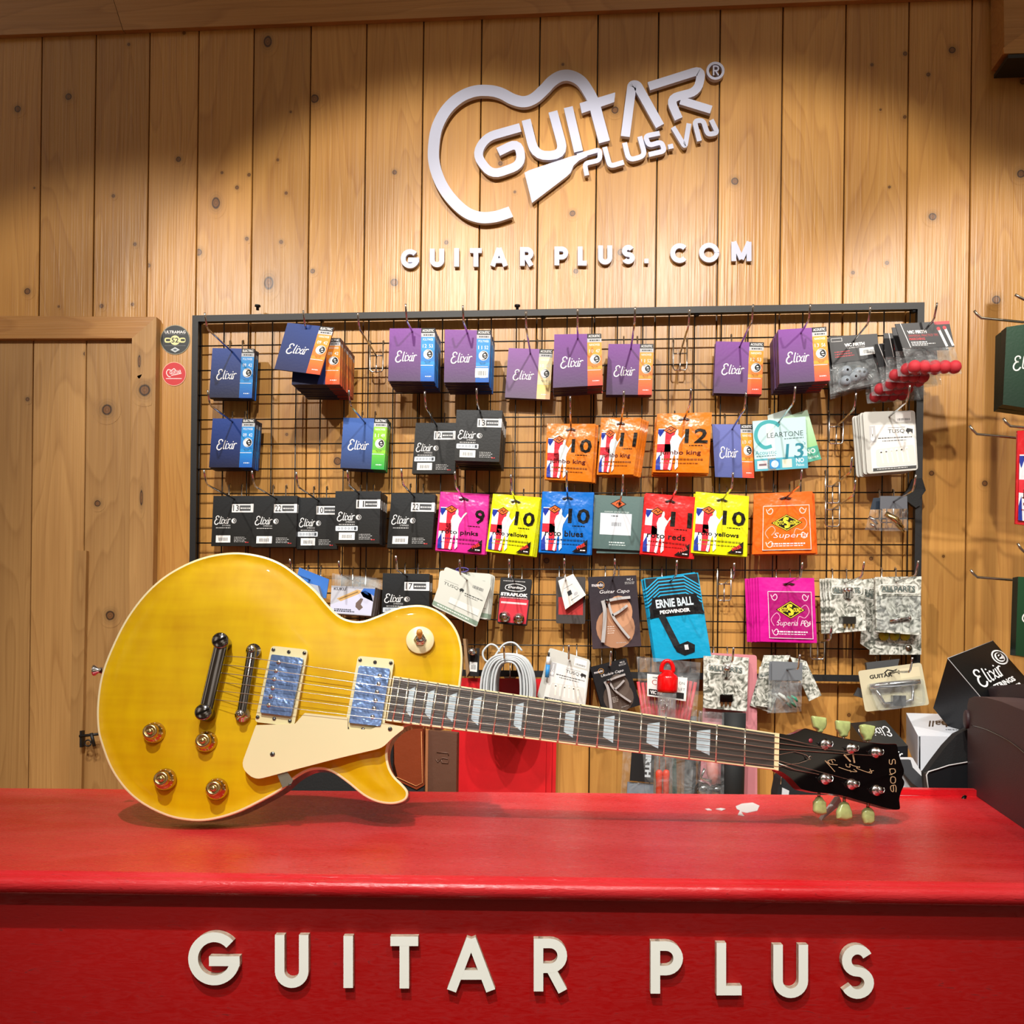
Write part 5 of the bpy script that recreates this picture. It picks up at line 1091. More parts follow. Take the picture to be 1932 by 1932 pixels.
def screw(px, py, h, r, parent, name='screw'):
    mb = MB(); p = G(px, py, h); mb.lathe(p - GN * .0005, GN, [(r, 0), (r, .0008), (r * .7, .0014)], 'chrome_dark', k=14)
    a = gx_ * math.cos(px) + gy_ * math.sin(px); q = GN.cross(a); c = p + GN * .001
    mb.prism([c + a * r * .7 + q * .0003, c - a * r * .7 + q * .0003, c - a * r * .7 - q * .0003, c + a * r * .7 - q * .0003], -GN * .0004, 'gloss_black'); return mb.build(name, parent)
# pickguard
pg = PR('pickguard', [(p[0], p[1]) for p in rnd([(483, 1368), (556, 1366), (575, 1345), (656, 1353), (656, 1376), (700, 1376), (725, 1364), (762, 1371), (761, 1376), (740, 1392), (722, 1411), (640, 1430), (480, 1472), (454, 1447)], [2, 2, 2, 1, 1, 1, 1, 1, 1, 20, 14, 30, 26, 22])], .0165, .0022, 'cream_plate', label='cream plastic pickguard')
screw(514, 1423, .0168, .0028, pg); screw(736, 1375.5, .0168, .0026, pg)
brk = PR('pickguard_bracket', [(522, 1459), (541, 1455), (553, 1472), (549, 1480), (533, 1486)], .0125, .0015, 'steel', pg, label='small grey metal bracket')
screw(547, 1481, .013, .0018, brk)
# pickups
def pickup(ring, cover, poles, scr, lab):
    o = PR('pickup', ring, .0135, .008, 'cream', r=7, label=lab)
    c = PR('pickup_cover', cover, .0185, .008, 'pickup_film', o, r=3, label='metal cover wrapped in wrinkled clear film')
    for px, py in poles:
        mb = MB(); mb.lathe(G(px, py, .0185), GN, [(.0026, -.001), (.0026, .0006), (.0015, .001)], 'chrome', k=12); mb.build('pole_screw', o)
    for px, py in scr: screw(px, py, .0138, .0022, o)
Bp = lambda l: [(440 + x / 4.025, 1140 + y / 4.025) for x, y in l]
pickup(Bp([(290, 315), (568, 345), (462, 930), (163, 893)]), Bp([(290, 380), (532, 410), (438, 852), (203, 822)]), Bp([(345, 440), (325, 505), (312, 567), (300, 635), (285, 700), (270, 765)]), Bp([(305, 345), (540, 370), (185, 858), (430, 888), (422, 362), (311, 870)]), 'bridge pickup with cream ring')
pickup(Bp([(948, 392), (1224, 418), (1135, 1002), (840, 966)]), Bp([(955, 465), (1192, 490), (1118, 926), (878, 900)]), Bp([(1113, 542), (1105, 605), (1092, 665), (1080, 730), (1070, 790), (1058, 855)]), Bp([(964, 424), (1197, 447), (866, 942), (1107, 966), (1077, 440), (985, 950)]), 'neck pickup with cream ring')
# tailpiece
def bar(p0, p1, w, h1, th, name, m, parent=gt, wide=None, k=10):
    d = Vector((p1[0] - p0[0], p1[1] - p0[1])).normalized(); q = Vector((-d.y, d.x)); P = []
    for i in range(k + 1): a = math.pi * i / k; P.append(Vector(p0) + (-d * math.sin(a) + q * math.cos(a)) * w / 2)
    for i in range(k + 1): a = math.pi * i / k; P.append(Vector(p1) + (d * math.sin(a) - q * math.cos(a)) * w / 2)
    mb = MB(); n = len(P); vs = []
    c = (Vector(p0) + Vector(p1)) / 2
    for f, h in ((.8, h1 - th), (1, h1 - th * .55), (.97, h1 - .0035), (.85, h1 - .0018), (.62, h1 - .0006), (.3, h1)):
        for p in P:
            t = max(0, min(1, (p - Vector(p0)).dot(d) / (Vector(p1) - Vector(p0)).length)); ax = Vector(p0) + (Vector(p1) - Vector(p0)) * t
            vs.append(G(*(ax + (p - ax) * f), h1) + GN * (h - h1))
    mb.raw(vs, [[r * n + i, r * n + (i + 1) % n, (r + 1) * n + (i + 1) % n, (r + 1) * n + i] for r in range(5) for i in range(n)] + [[5 * n + i for i in range(n)]], m, '#808080', True)
    return mb, d, q
mb, d_, q_ = bar((416, 1212), (386, 1341), 26, .024, .011, 'tailpiece', 'chrome_dark'); tl = mb.build('tailpiece', gt)
for p in ((416, 1209), (384, 1344)):
    mb = MB(); c = G(*p, .024); mb.lathe(c - GN * .022, GN, [(.0085, 0), (.0085, .019), (.0095, .0195), (.0095, .024), (.008, .0255)], 'chrome_dark', k=24)
    a = (gx_ * .9 + gy_ * .45).normalized(); q = GN.cross(a); cc = c + GN * .0037
    mb.prism([cc + a * .008 + q * .0012, cc - a * .008 + q * .0012, cc - a * .008 - q * .0012, cc + a * .008 - q * .0012], -GN * .0006, 'gloss_black'); mb.build('stud', tl)
mb, d_, q_ = bar((474, 1226), (454, 1344), 18, .022, .009, 'bridge', 'chrome_dark'); br_ = mb.build('bridge', gt)
for p in ((474, 1224), (453, 1346)):
    mb = MB(); c = G(*p, .022); mb.lathe(c - GN * .018, GN, [(.003, 0), (.003, .004), (.0085, .005), (.0085, .0075), (.003, .008), (.003, .0185), (.0045, .0187), (.004, .0195)], 'chrome', k=20); mb.build('thumb_wheel', br_)
# strings
TY = [(872, 725), (858, 778), (848, 830), (832, 888), (822, 943), (810, 998)]; SY = [(1042, 735), (1032, 795), (1022, 850), (1012, 905), (1002, 960), (992, 1016)]
A_ = lambda p: (160 + p[0] / 3.33, 1020 + p[1] / 3.33)
fbT = lambda x: 1275.4 + (x - 741.9) * .1495; fbB = lambda x: 1360 + (x - 728) * .1256
HF = .0145
# headstock plane, tilted back behind the nut
n0, n1 = G(1469.5, 1384, HF), G(1468, 1453, HF); e1 = (G(1468, 1418, HF) - G(750, 1318, HF)).normalized(); TL_ = math.radians(15)
e2 = e1 * math.cos(TL_) - GN * math.sin(TL_); HN = (GN * math.cos(TL_) + e1 * math.sin(TL_)).normalized(); HP0 = (n0 + n1) / 2 - GN * .003
def H(px, py, h=0.0): return hitp(px, py, HP0 + HN * h, HN)
Dp = lambda l: [(1450 + x / 6.9, 1340 + y / 6.9) for x, y in l]
posts = Dp([(735, 445), (1070, 500), (1392, 550), (735, 895), (1078, 962), (1402, 1042)])
nutv = [.1, .26, .42, .58, .74, .9]
tgt = {0: 0, 1: 1, 2: 2, 3: None, 4: 4, 5: 3}
for i in range(6):
    a = A_(TY[i]); c = A_(SY[i]); rr = .0004 if i < 3 else .0003
    ny = 1384 + (1453 - 1384) * nutv[i]
    P = [G(a[0], a[1], .014), G(a[0] + 3, a[1] + .3, .016), G(c[0], c[1], .0235), G(1468, ny, HF + .0022)]
    j = {0: 0, 1: 1, 2: 2, 3: 5, 4: 4, 5: 3}[i]
    if i == 3: P += [H(1500, 1418, .004), H(1521, 1424, .003), H(1529, 1433, .004)] + [H(1529 + 3.5 * math.cos(t), 1430 + 3.5 * math.sin(t), .004) for t in (1, 2.2, 3.4, 4.6, 5.8)]
    elif i == 5: P += [H(1490, 1442, .003), H(1507, 1440, .003), H(1520, 1436, .004), H(1529, 1431, .004)]
    else:
        q = {0: posts[0], 1: posts[1], 2: posts[2], 4: posts[4]}[i]; P += [H(q[0] - 2, q[1] + (6 if i < 3 else -8), .006)]
    mb = MB(); mb.tube(P, rr * 1.25, 'string_metal', k=6); mb.build('string', gt)
mb = MB(); mb.tube([G(1468, 1440, HF + .002), H(1500, 1452, .005), H(1545, 1461, .005)], .0005, 'string_metal', k=6); mb.build('string', gt)
# neck, fretboard
P = [(741.9, 1275.4), (1470, fbT(1470) + 0), (1468, 1453), (728, 1360)]
nk = MB(); prof = []
secs = []
for t in range(0, 13):
    x = 760 + (1472 - 760) * t / 12; a = G(x, fbT(x), HF - .006); b_ = G(x - 3, fbB(x), HF - .006); mid = (a + b_) / 2; ha = (a - b_) / 2; row = []
    for k in range(11):
        an = math.pi * k / 10; row.append(mid + ha * math.cos(an) * .97 - GN * (.0175 * math.sin(an)))
    secs += row
nk.raw(secs, [[i * 11 + k, i * 11 + k + 1, (i + 1) * 11 + k + 1, (i + 1) * 11 + k] for i in range(12) for k in range(10)] + [[12 * 11 + k for k in range(11)]], 'cherry', '#808080', True)
nk.build('neck', gt)['label'] = 'dark cherry rounded neck back'
hl = MB(); hl.prism([G(*p, -.002) for p in ((850, 1300), (905, 1310), (900, 1372), (850, 1368))], -GN * .03, 'cherry'); hl.build('neck_heel', gt)
PR('fretboard_binding', P, HF, .0062, 'binding', label='cream fretboard binding')
fb = PR('fretboard', [(743.5, fbT(743.5) + 2.6), (1463, fbT(1463) + 2.6), (1461, fbB(1461) - 3), (730.5, fbB(730.5) - 3)], HF + .0003, .001, 'rosewood', label='dark rosewood fretboard')
ft = [756, 771.6, 789, 807, 826, 846, 868.7, 891.4, 915.8, 941, 968.3, 996.8, 1027.8, 1060, 1095.6, 1132, 1169.6, 1211, 1256.5, 1302.5, 1353, 1406]
fbm = [740.6, 758.7, 775, 793, 813, 833.7, 855.7, 879.5, 904.4, 930.3, 958.7, 988.5, 1018.8, 1052, 1088, 1126, 1165.3, 1206.7, 1252, 1299.9, 1350.4, 1404.5]
for a, c in zip(ft, fbm):
    mb = MB(); p = G(a, fbT(a) + .8, HF + .0006); q = G(c, fbB(c) - .8, HF + .0006); mb.tube([p, q], .00115, 'fret_metal', k=8); mb.build('fret', fb)
ft2 = ft + [1462]; fb2 = fbm + [1460.6]
for i in (1, 3, 5, 7, 10, 13, 15, 17, 19):
    P_ = []
    def bl2(u, v):
        xt = ft2[i] + (ft2[i + 1] - ft2[i]) * u; xb = fb2[i] + (fb2[i + 1] - fb2[i]) * u
        return (xt + (xb - xt) * v, fbT(xt) + (fbB(xb) - fbT(xt)) * v)
    u0, u1 = (.26, .76) if i > 8 else (.24, .82)
    PR('inlay', [bl2(u0, .25), bl2(u1, .16), bl2(u1, .84), bl2(u0, .72)], HF + .0006, .0004, 'pearloid_inlay', fb)
PR('nut', [(1462, 1382.5), (1470.5, 1383.8), (1469, 1454), (1460.5, 1452)], HF + .0016, .006, 'binding', label='cream nut')
# headstock
HO = Dp([(135, 300), (270, 325), (370, 290), (470, 235), (530, 250), (700, 300), (900, 350), (1200, 410), (1500, 440), (1660, 440), (1678, 470), (1690, 560), (1720, 650), (1765, 780), (1760, 830), (1735, 870), (1770, 930), (1765, 975), (1725, 1060), (1700, 1150), (1715, 1290), (1660, 1298), (1560, 1280), (1400, 1235), (1200, 1180), (1000, 1120), (800, 1085), (600, 1068), (430, 1030), (380, 980), (300, 890), (190, 810), (130, 785)])
hd = MB(); hs_ = [(p.x, p.y) for p in rnd(HO, 4, 3)]
hd.prism([H(*p) for p in hs_], -HN * .014, 'gloss_black', '#050505', 'cherry'); hso = hd.build('headstock', gt); hso['label'] = 'gloss black headstock face with gold script'
he = MB(); pts_ = [H(*p, .0002) for p in hs_]; he.tube(pts_[4:40], .0004, 'cherry'); he.build('headstock_edge', hso)
lg = MB()
for P_ in ([(735, 655), (865, 800)], [(735, 655), (800, 700), (775, 660), (850, 640), (870, 660)], [(790, 700), (900, 712)], [(815, 640), (840, 690)], [(915, 742), (1060, 790), (1150, 800), (1110, 770)], [(1010, 700), (1015, 730), (1060, 740), (1060, 700), (1100, 720), (1190, 745)], [(985, 580), (1070, 670)], [(1100, 565), (1120, 685)], [(1010, 580), (1100, 570)], [(1190, 735), (1150, 755), (1300, 810), (1345, 815), (1320, 765)], [(1310, 800), (1370, 785)], [(1060, 780), (1075, 805)]):
    Q = [(p.x, p.y) for p in smooth([(x, y, 0) for x, y in Dp(P_)], 4)]; band3(lg, Q, 1.0 if P_[0][0] not in (985, 1100) else 2.6, lambda x, y: H(x, y, .0005), -HN * .0004, 'print', None, '#c8a880')
for P_ in ([(1575, 640), (1575, 690), (1600, 705), (1612, 680), (1615, 650), (1640, 640), (1652, 670), (1650, 700)], [(1650, 775), (1650, 810), (1600, 830), (1582, 800), (1590, 765), (1640, 765), (1650, 790)], [(1590, 765), (1575, 765)], [(1575, 838), (1612, 838)], [(1590, 905), (1600, 870), (1640, 870), (1655, 900), (1645, 945), (1600, 945), (1588, 905)], [(1625, 975), (1628, 1055), (1600, 1050), (1590, 1010), (1600, 985), (1645, 975), (1662, 1010), (1660, 1065)]):
    Q = [(p.x, p.y) for p in smooth([(x, y, 0) for x, y in Dp(P_)], 4)]; band3(lg, Q, 1.05, lambda x, y: H(x, y, .0005), -HN * .0004, 'print', None, '#c8a880')
lg.build('gold_lettering', hso)['label'] = 'thin gold script and lettering on the black face'
dt_ = MB(); dt_.lathe(H(*Dp([(548, 398)])[0], .0002), HN, [(.0028, 0), (.0028, .0003)], 'print', '#a03040', k=14); dt_.build('red_dot', hso)
# tuners
keys = [(Dp([(560, 72), (740, 95), (745, 185), (725, 245), (695, 262), (690, 300), (640, 290), (640, 258), (590, 225), (572, 160)]), 0), (Dp([(872, 130), (1055, 145), (1050, 250), (1015, 315), (1012, 352), (935, 348), (930, 312), (885, 250)]), 0), (Dp([(1185, 192), (1240, 180), (1378, 205), (1365, 310), (1330, 360), (1325, 402), (1250, 398), (1245, 365), (1205, 300)]), 0),
        (Dp([(630, 1125), (680, 1122), (690, 1150), (735, 1200), (745, 1350), (690, 1368), (620, 1350), (590, 1320), (590, 1190), (625, 1150)]), 1), (Dp([(960, 1190), (1010, 1192), (1030, 1215), (1075, 1330), (1080, 1415), (1000, 1438), (890, 1415), (890, 1320), (930, 1215)]), 1), (Dp([(1265, 1265), (1320, 1265), (1345, 1300), (1365, 1340), (1365, 1460), (1320, 1490), (1250, 1480), (1225, 1400), (1225, 1310)]), 1)]
shafts = [Dp([(660, 300), (665, 330)]), Dp([(970, 350), (975, 385)]), Dp([(1287, 400), (1290, 430)]), Dp([(655, 1060), (655, 1130)]), Dp([(985, 1120), (985, 1195)]), Dp([(1297, 1190), (1293, 1270)])]
for i in range(6):
    q = posts[i]; mb = MB(); c = H(*q)
    mb.lathe(c, HN, [(.0068, 0), (.0068, .0012), (.005, .0018), (.0042, .0035), (.003, .004), (.0028, .0075), (.0034, .008), (.0034, .009)], 'chrome', k=18); to = mb.build('tuner', gt)
    wd = MB(); wd.tube([c + HN * (.004 + .0004 * t) + (gx_ * math.cos(t * .9) + gy_ * math.sin(t * .9)) * .0038 for t in range(16)], .0006, 'chrome', k=6); wd.tube([c + HN * .009, c + HN * .0085 + gx_ * -.008 + gy_ * .002], .0005, 'chrome', k=5); wd.build('string_winding', to)
    hk_ = -.012; K, low = keys[i]; n = len(K); mb = MB(); cx = sum(p[0] for p in K) / n; cy = sum(p[1] for p in K) / n; vs = []; KK = [(p.x, p.y) for p in rnd(K, 2.2, 3)]; n = len(KK)
    for f, h in ((.72, .0042), (.93, .003), (1, .0005), (1, -.0005), (.93, -.003), (.72, -.0042)):
        for p in KK: vs.append(H(cx + (p[0] - cx) * f, cy + (p[1] - cy) * f, hk_) + HN * h)
    mb.raw(vs, [[r * n + k, r * n + (k + 1) % n, (r + 1) * n + (k + 1) % n, (r + 1) * n + k] for r in range(5) for k in range(n)] + [list(range(n))[::-1], [5 * n + k for k in range(n)]], 'key_green', '#808080', True); mb.build('tuner_key', to)['label'] = 'pale green plastic key'
    mb = MB(); s0, s1 = shafts[i]; mb.tube([H(*s0, hk_), H(*s1, hk_)], .002, 'steel', k=8); mb.build('tuner_shaft', to)
# knobs, switch, strap button
for kx, ky in ((291, 1383), (389, 1400), (311.5, 1471), (409, 1489)):
    mb = MB(); p = G(kx, ky, .006)
    mb.lathe(p - GN * .001, GN, [(.0123, 0), (.0127, .001), (.0118, .004), (.0098, .0085), (.0085, .009), (.0083, .0155), (.0072, .0168), (.005, .0168), (.0046, .0158), (.0035, .0158), (.0033, .018), (.0018, .0188)], 'gold', k=28); ko = mb.build('control_knob', gt); ko['label'] = 'amber gold stepped knob'
    mb = MB()
    for t in range(11):
        a = t * .5 + 3.2; u = gx_ * math.cos(a) + gy_ * math.sin(a); c = p + u * .0112 + GN * .0052; w_ = GN.cross(u) * .0004; mb.face([c + w_, c - w_, c - w_ - u * .0008 + GN * .0016, c + w_ - u * .0008 + GN * .0016], 'print', '#f0e2c0')
    mb.build('dial_marks', ko)
mb = MB(); p = G(792.8, 1208, .0065); mb.lathe(p, GN, [(.0165, -.001), (.0165, .0012), (.0158, .0018), (.006, .002)], 'cream_plate', k=40); sw = mb.build('switch_plate', gt); sw['label'] = 'round cream switch plate'
mb = MB(); mb.lathe(p + GN * .002, GN, [(.0075, 0), (.0075, .0022), (.0062, .0026), (.0055, .005), (.004, .0055)], 'chrome', k=6); mb.lathe(p + GN * .002, GN, [(.0055, 0), (.0055, .006), (.003, .007)], 'chrome', k=20); mb.build('switch_nut', sw)
tp_ = (GN + gy_ * .28).normalized(); mb = MB(); mb.lathe(p + GN * .006, tp_, [(.0016, 0), (.0018, .005), (.003, .007), (.0038, .014), (.0032, .019), (.001, .0205)], 'switch_tip', k=16); mb.build('switch_tip', sw)
mb = MB(); p = G(193, 1265, -.024); mb.lathe(p + gx_ * .0, -gx_, [(.004, 0), (.003, .004), (.0065, .008), (.0065, .01)], 'chrome', k=16); mb.build('strap_button', gt)
p = up3(*loc2[0]); zmin = min((up3(*q, -TB)).z for q in loc2); print('guitar back rim z', zmin, 'front', min(q.z for q in o3), 'key', H(1637, 1555, -.012))
# ------------------------------------------------------------ things standing on the shelf behind the counter
ZS = .851
def stand(mb, top, off, th, m, col='#808080', zb=ZS, dx=(0, 0)):
    P = [W(x, y, off) for x, y in top]; a, b = P[0], P[-1]
    mb.prism(P + [Vector((b.x + dx[1], b.y, zb)), Vector((a.x + dx[0], a.y, zb))], Vector((0, th, 0)), m, col)
def slab(mb, P, off, th, m, col='#808080', ms=None): mb.prism([W(x, y, off) for x, y in P], Vector((0, th, 0)), m, col, ms)
for i, (x0, x1, y, off, lb) in enumerate(((853, 1029, 1279, .046, 'bright red flat paper bag standing behind the neck, frontmost of three'), (866, 1040, 1280, .038, 'red paper bag just behind the frontmost red one'), (880, 1048, 1284, .030, 'red paper bag furthest back of the three red ones'))):
    mb = MB(); q = x1 + 6; stand(mb, [(x0 + 8 * (i > 0), y), (x1 + 4 - 8 * 0, y + 2)], off, .006, 'red_folder', dx=(0, -.002)); tag(mb.build('paper_bag', origin=W(x0, 1600, off)), lb, 'bag', 'red paper bags behind the neck')
mb = MB(); slab(mb, [(743, 1372), (752, 1366), (797, 1366), (800, 1482), (786, 1490), (752, 1474), (744, 1440)], .30, .03, 'leather_orange')
o = mb.build('leather_case', origin=W(770, 1490, .3)); tag(o, 'orange brown leather case seen through the guitar cutaway', 'case')
mb = MB(); mb.tube([W(x, y, .3015) for x, y in ((748, 1466), (785, 1483), (797, 1477), (795, 1380))], .0006, 'matte', '#c88850', k=5); mb.build('stitching', o)
mb = MB(); slab(mb, [(748, 1474), (786, 1489), (800, 1483), (798, 1530), (746, 1530)], .298, .03, 'cloth_black'); mb.build('case_base', o)
mb = MB(); stand(mb, [(806, 1378), (862, 1384)], .285, .03, 'leather_brown'); o = mb.build('leather_folder', origin=W(830, 1490, .28)); tag(o, 'dark brown leather folder with stamped emblem and pale edge, left of red bags', 'folder')
mb = MB(); stand(mb, [(803, 1378), (808, 1378)], .287, .032, 'matte', '#a5673c'); mb.build('folder_spine', o)
mb = MB(); [mb.tube([W(x, y, .2855) for x, y in P], .0011, 'leather_brown', k=5) for P in ([(824, 1419), (846, 1421), (846, 1425)], [(826, 1434), (836, 1430), (846, 1432), (845, 1440), (834, 1439), (832, 1433)], [(822, 1432), (826, 1438), (830, 1433)])]; mb.build('stamped_emblem', o)
mb = MB(); stand(mb, [(500, 1385), (520, 1372), (735, 1372), (742, 1400)], .275, .06, 'cloth_black'); tag(mb.build('black_case', origin=W(620, 1500, .27)), 'black soft case standing behind the guitar waist', 'case')
# cable coil on its own hook
mb = MB(); R = random.Random(5); hp = W(953, 1250, .15)
for k in range(9):
    for j in range(5):
        off = .06 + .0115 * k; a = .026 + .0058 * j + R.uniform(-.0012, .0012); bz = .054 + .004 * j; cx = W(953, 1250, .15).x + R.uniform(-.0015, .0015) + .004; cz = hp.z - bz + .002 + .0034 * j + R.uniform(-.001, .001)
        n_ = 40; pts_ = []
        for i in range(n_ + 1):
            t = 2 * math.pi * i / n_; c_, s_ = math.cos(t), math.sin(t); pts_.append((cx + a * (abs(c_) ** .7) * (1 if c_ > 0 else -1), -off + .002 * math.sin(t * 2 + k), cz + bz * (abs(s_) ** .9) * (1 if s_ > 0 else -1)))
        mb.tube(pts_, .0022, 'cable_grey', k=6, caps=False)
mb.tube(smooth([W(x, y, .1) for x, y in ((943, 1230), (936, 1219), (924, 1216), (912, 1228), (912, 1240), (920, 1248), (932, 1240), (950, 1216), (970, 1213), (985, 1228))], 5), .0021, 'cable_grey', k=6)
tag(mb.build('cable_coil', origin=hp), 'coiled pale grey cable hanging from a hook above the fretboard', 'cable')
hook(hp.x, hp.z + .001, .15, 'chrome hook carrying the coiled pale grey cable')
# small carded part beside the guitar shoulder
c = Card([W(*p, .06) for p in ((884, 1222), (905, 1223), (903, 1277), (880, 1274))], 2.5, 'print'); c.base('#141517', th=.002); c.up(); c.barcode(.2, 1.25, .85, 2.1)
o = place(c, 'parts_card', (.5, .1), 'narrow black card with barcode label beside the guitar shoulder', 'card', None, 1, .004, hk=False)
mb = MB(); mb.lathe(W(888, 1232, .066), (.5, -1, .4), [(.003, 0), (.003, .006), (.008, .008), (.009, .012), (.004, .016)], 'chrome', k=16); mb.build('metal_knob', o)
mb = MB(); slab(mb, [(873.5, 1205), (878.5, 1205), (885, 1268), (880, 1278)], .075, .03, 'matte', '#8c6c48'); tag(mb.build('wooden_pick_holder', origin=W(877, 1240, .07)), 'thin wooden edge of a round piece beside the guitar shoulder', 'wooden piece')
mb = MB(); p, q = W(1032, 1278, .07), W(1034, 1254, .07); mb.tube([p, q], .0042, 'print', '#2f8ad0', k=10); mb.tube([q, W(1035, 1239, .07)], .0042, 'print', '#e6e8ea', k=10); mb.tube([W(1035, 1239, .07), W(1035.5, 1231, .07)], .0022, 'print', '#181818', k=8)
tag(mb.build('marker_pen', origin=p), 'blue and white marker pen left of the white pin pack', 'pen')
mb = MB(); [mb.tube([W(872 + rx * math.cos(t * .5), 1075 + 4 * math.sin(t * .5), .05 + .002 * rx) for t in range(14)], .0012, 'print', '#4a3a8a', k=5) for rx in (8, 10, 12)]
tag(mb.build('purple_cord', origin=W(872, 1078, .06)), 'small coil of purple cord peeking over the pale green tilted card', 'cord')
# long goods hanging to the right
mb = MB(); slab(mb, [(p.x, p.y) for p in rnd([(1330, 1231), (1428, 1236), (1429, 1560), (1318, 1560)], 6)], .045, .004, 'pink_board'); tag(mb.build('pink_board', origin=W(1370, 1500, .04)), 'flat pale pink board hanging on the grid behind the pearl pack', 'board')
def vbag(P, off, name, label, cat='bag'):
    mb = MB(); q = [W(x, y, off) for x, y in P]; K = 8; vs = []
    for j in range(K + 1):
        for i in range(K + 1):
            u, v = i / K, j / K; p = q[0] * (1 - u) * (1 - v) + q[1] * u * (1 - v) + q[2] * u * v + q[3] * (1 - u) * v; vs.append(p + Vector((0, -.008 * math.sin(math.pi * u) * (.4 + .6 * math.sin(math.pi * v)), 0)))
    mb.raw(vs, [[j * (K + 1) + i, (j + 1) * (K + 1) + i, (j + 1) * (K + 1) + i + 1, j * (K + 1) + i + 1] for j in range(K) for i in range(K)], 'clear_plastic', '#808080', True)
    o = mb.build(name, origin=q[0]); tag(o, label, cat); return o
o = vbag([(1201, 1238), (1322, 1250), (1300, 1560), (1222, 1560)], .085, 'stick_bag', 'clear bag of thin red sticks with white label, behind the red capped tube')
for k in range(14):
    mb = MB(); t = k / 13; mb.tube([W(1204 + 108 * t, 1286 + 2 * math.sin(k), .078), W(1225 + 62 * t, 1420, .078)], .0036, 'print', '#d23c44', k=6); mb.build('red_stick', o)
c = Card([W(*p, .098) for p in ((1221, 1271), (1297, 1279), (1294, 1323), (1221, 1313))], .6, 'print'); c.base('#e4e8e6', th=.001); c.up(); c.text('C', .12, .14, .14, '#a04a3a'); c.text('ON', .8, .12, .07, '#3a4a48', w=.14); c.text('LET', .8, .28, .06, '#3a4a48', w=.16); c.tiny(.14, .07, .4, .03, '#505654'); c.rect(.04, .4, .94, .56, '#16181a'); c.up(); c.text('VIC FIR', .08, .43, .1, '#eef0f0', w=.32, bold=.05)
c.build('white_label', o)
o = vbag([(1176, 1405), (1243, 1410), (1236, 1560), (1168, 1560)], .075, 'brush_bag', 'clear bag with black label and white vertical lettering, below the neck')
c = Card([W(*p, .085) for p in ((1193, 1400), (1236, 1402), (1233, 1477), (1188, 1473))], 1.7, 'print'); c.base('#17181a', th=.001); c.up(); c.text('FIRTH', .86, .28, .24, '#d4dce4', w=1.2, rot=90, bold=.06); c.build('black_label', o)
mb = MB(); slab(mb, [(1184, 1476), (1233, 1480), (1232, 1560), (1180, 1560)], .08, .01, 'matte', '#6c7684'); mb.build('grey_brush', o)
o = thing('tube_pack', 'clear tube with bright red hanging cap holding two coral handles', 'tube pack', W(1259, 1302, .13))
ax = W(1259, 1300, .13); bot = W(1250, 1560, .13)
mb = MB(); dn = (bot - ax).normalized(); mb.lathe(ax, -dn, [(.0185, -.006), (.0195, 0), (.0195, .022), (.017, .026), (.012, .03), (.008, .036)], 'red_plastic', k=24)
top_ = W(1259, 1268, .13); mb.tube([top_ + Vector((.011 * math.cos(t), 0, .004 + .017 * math.sin(t))) for t in [math.pi * q / 12 for q in range(-1, 14)]], .0042, 'red_plastic', k=8); mb.build('red_cap', o)
mb = MB(); vs = MB(); mb.lathe(ax + dn * .002, dn, [(.0175, 0), (.0175, (bot - ax).length)], 'clear_plastic', k=20); mb.build('clear_tube', o)
mb = MB(); mb.tube([W(1250 + 8 * math.cos(t), 1330 + 9 * math.sin(t), .13) for t in [q * .35 for q in range(19)]], .0012, 'chrome', k=6)
for a, b_ in (((1245, 1338), (1244, 1452)), ((1256, 1338), (1256, 1452))): mb.tube([W(*a, .13), W(*b_, .13)], .0012, 'chrome', k=6)
mb.build('wire_fan', o)
for x in (1243.5, 1257): mb = MB(); a = W(x, 1459, .135); mb.tube([a + Vector((0, 0, .007)), a + Vector((0, 0, .005)), a, a - Vector((0, 0, .007)), a - Vector((0, 0, .011)), W(x - 1, 1560, .135)], [.002, .0055, .0068, .0066, .0058, .0064], 'coral', k=14); mb.build('handle', o)
mb = MB(); slab(mb, [(1268, 1424), (1276, 1432), (1278, 1560), (1270, 1560)], .08, .01, 'matte', '#2f4a40'); tag(mb.build('green_stick', origin=W(1272, 1500, .08)), 'dark green stick hanging right of the coral handles', 'stick')
o = vbag([(1288, 1350), (1320, 1352), (1318, 1560), (1284, 1560)], .07, 'black_stick_bag', 'clear sleeve with a black strip right of the dark green stick')
mb = MB(); slab(mb, [(1296, 1352), (1314, 1352), (1312, 1560), (1290, 1560)], .068, .01, 'matte', '#101214'); mb.build('black_strip', o)
o = vbag([(1318, 1340), (1366, 1345), (1366, 1560), (1318, 1560)], .11, 'bulb_bag', 'clear bag with round dark glass ends and pink sleeve, below the neck')
mb = MB(); mb.tube([W(1343, 1430, .09), W(1345, 1460, .09), W(1346, 1480, .09)], [.011, .012, .006], 'print', '#d08078', k=14); mb.build('pink_sleeve', o)
for x, y, r in ((1326, 1490, .016), (1352, 1492, .015)): mb = MB(); mb.ball(W(x, y, .09), r, 'chrome_dark'); mb.build('glass_end', o)
mb = MB(); mb.tube([W(1330, 1450, .1), W(1322, 1468, .1), W(1342, 1474, .1)], .003, 'chrome', k=8); mb.build('wire_clip', o)
mb = MB(); a = W(1385, 1345, .085); mb.tube([a, Vector((a.x - .003, a.y, ZS))], .0225, 'matte', '#15191b', k=24); tag(mb.build('black_tube', origin=a), 'thick black cylindrical tube hanging beside the pink board', 'tube')
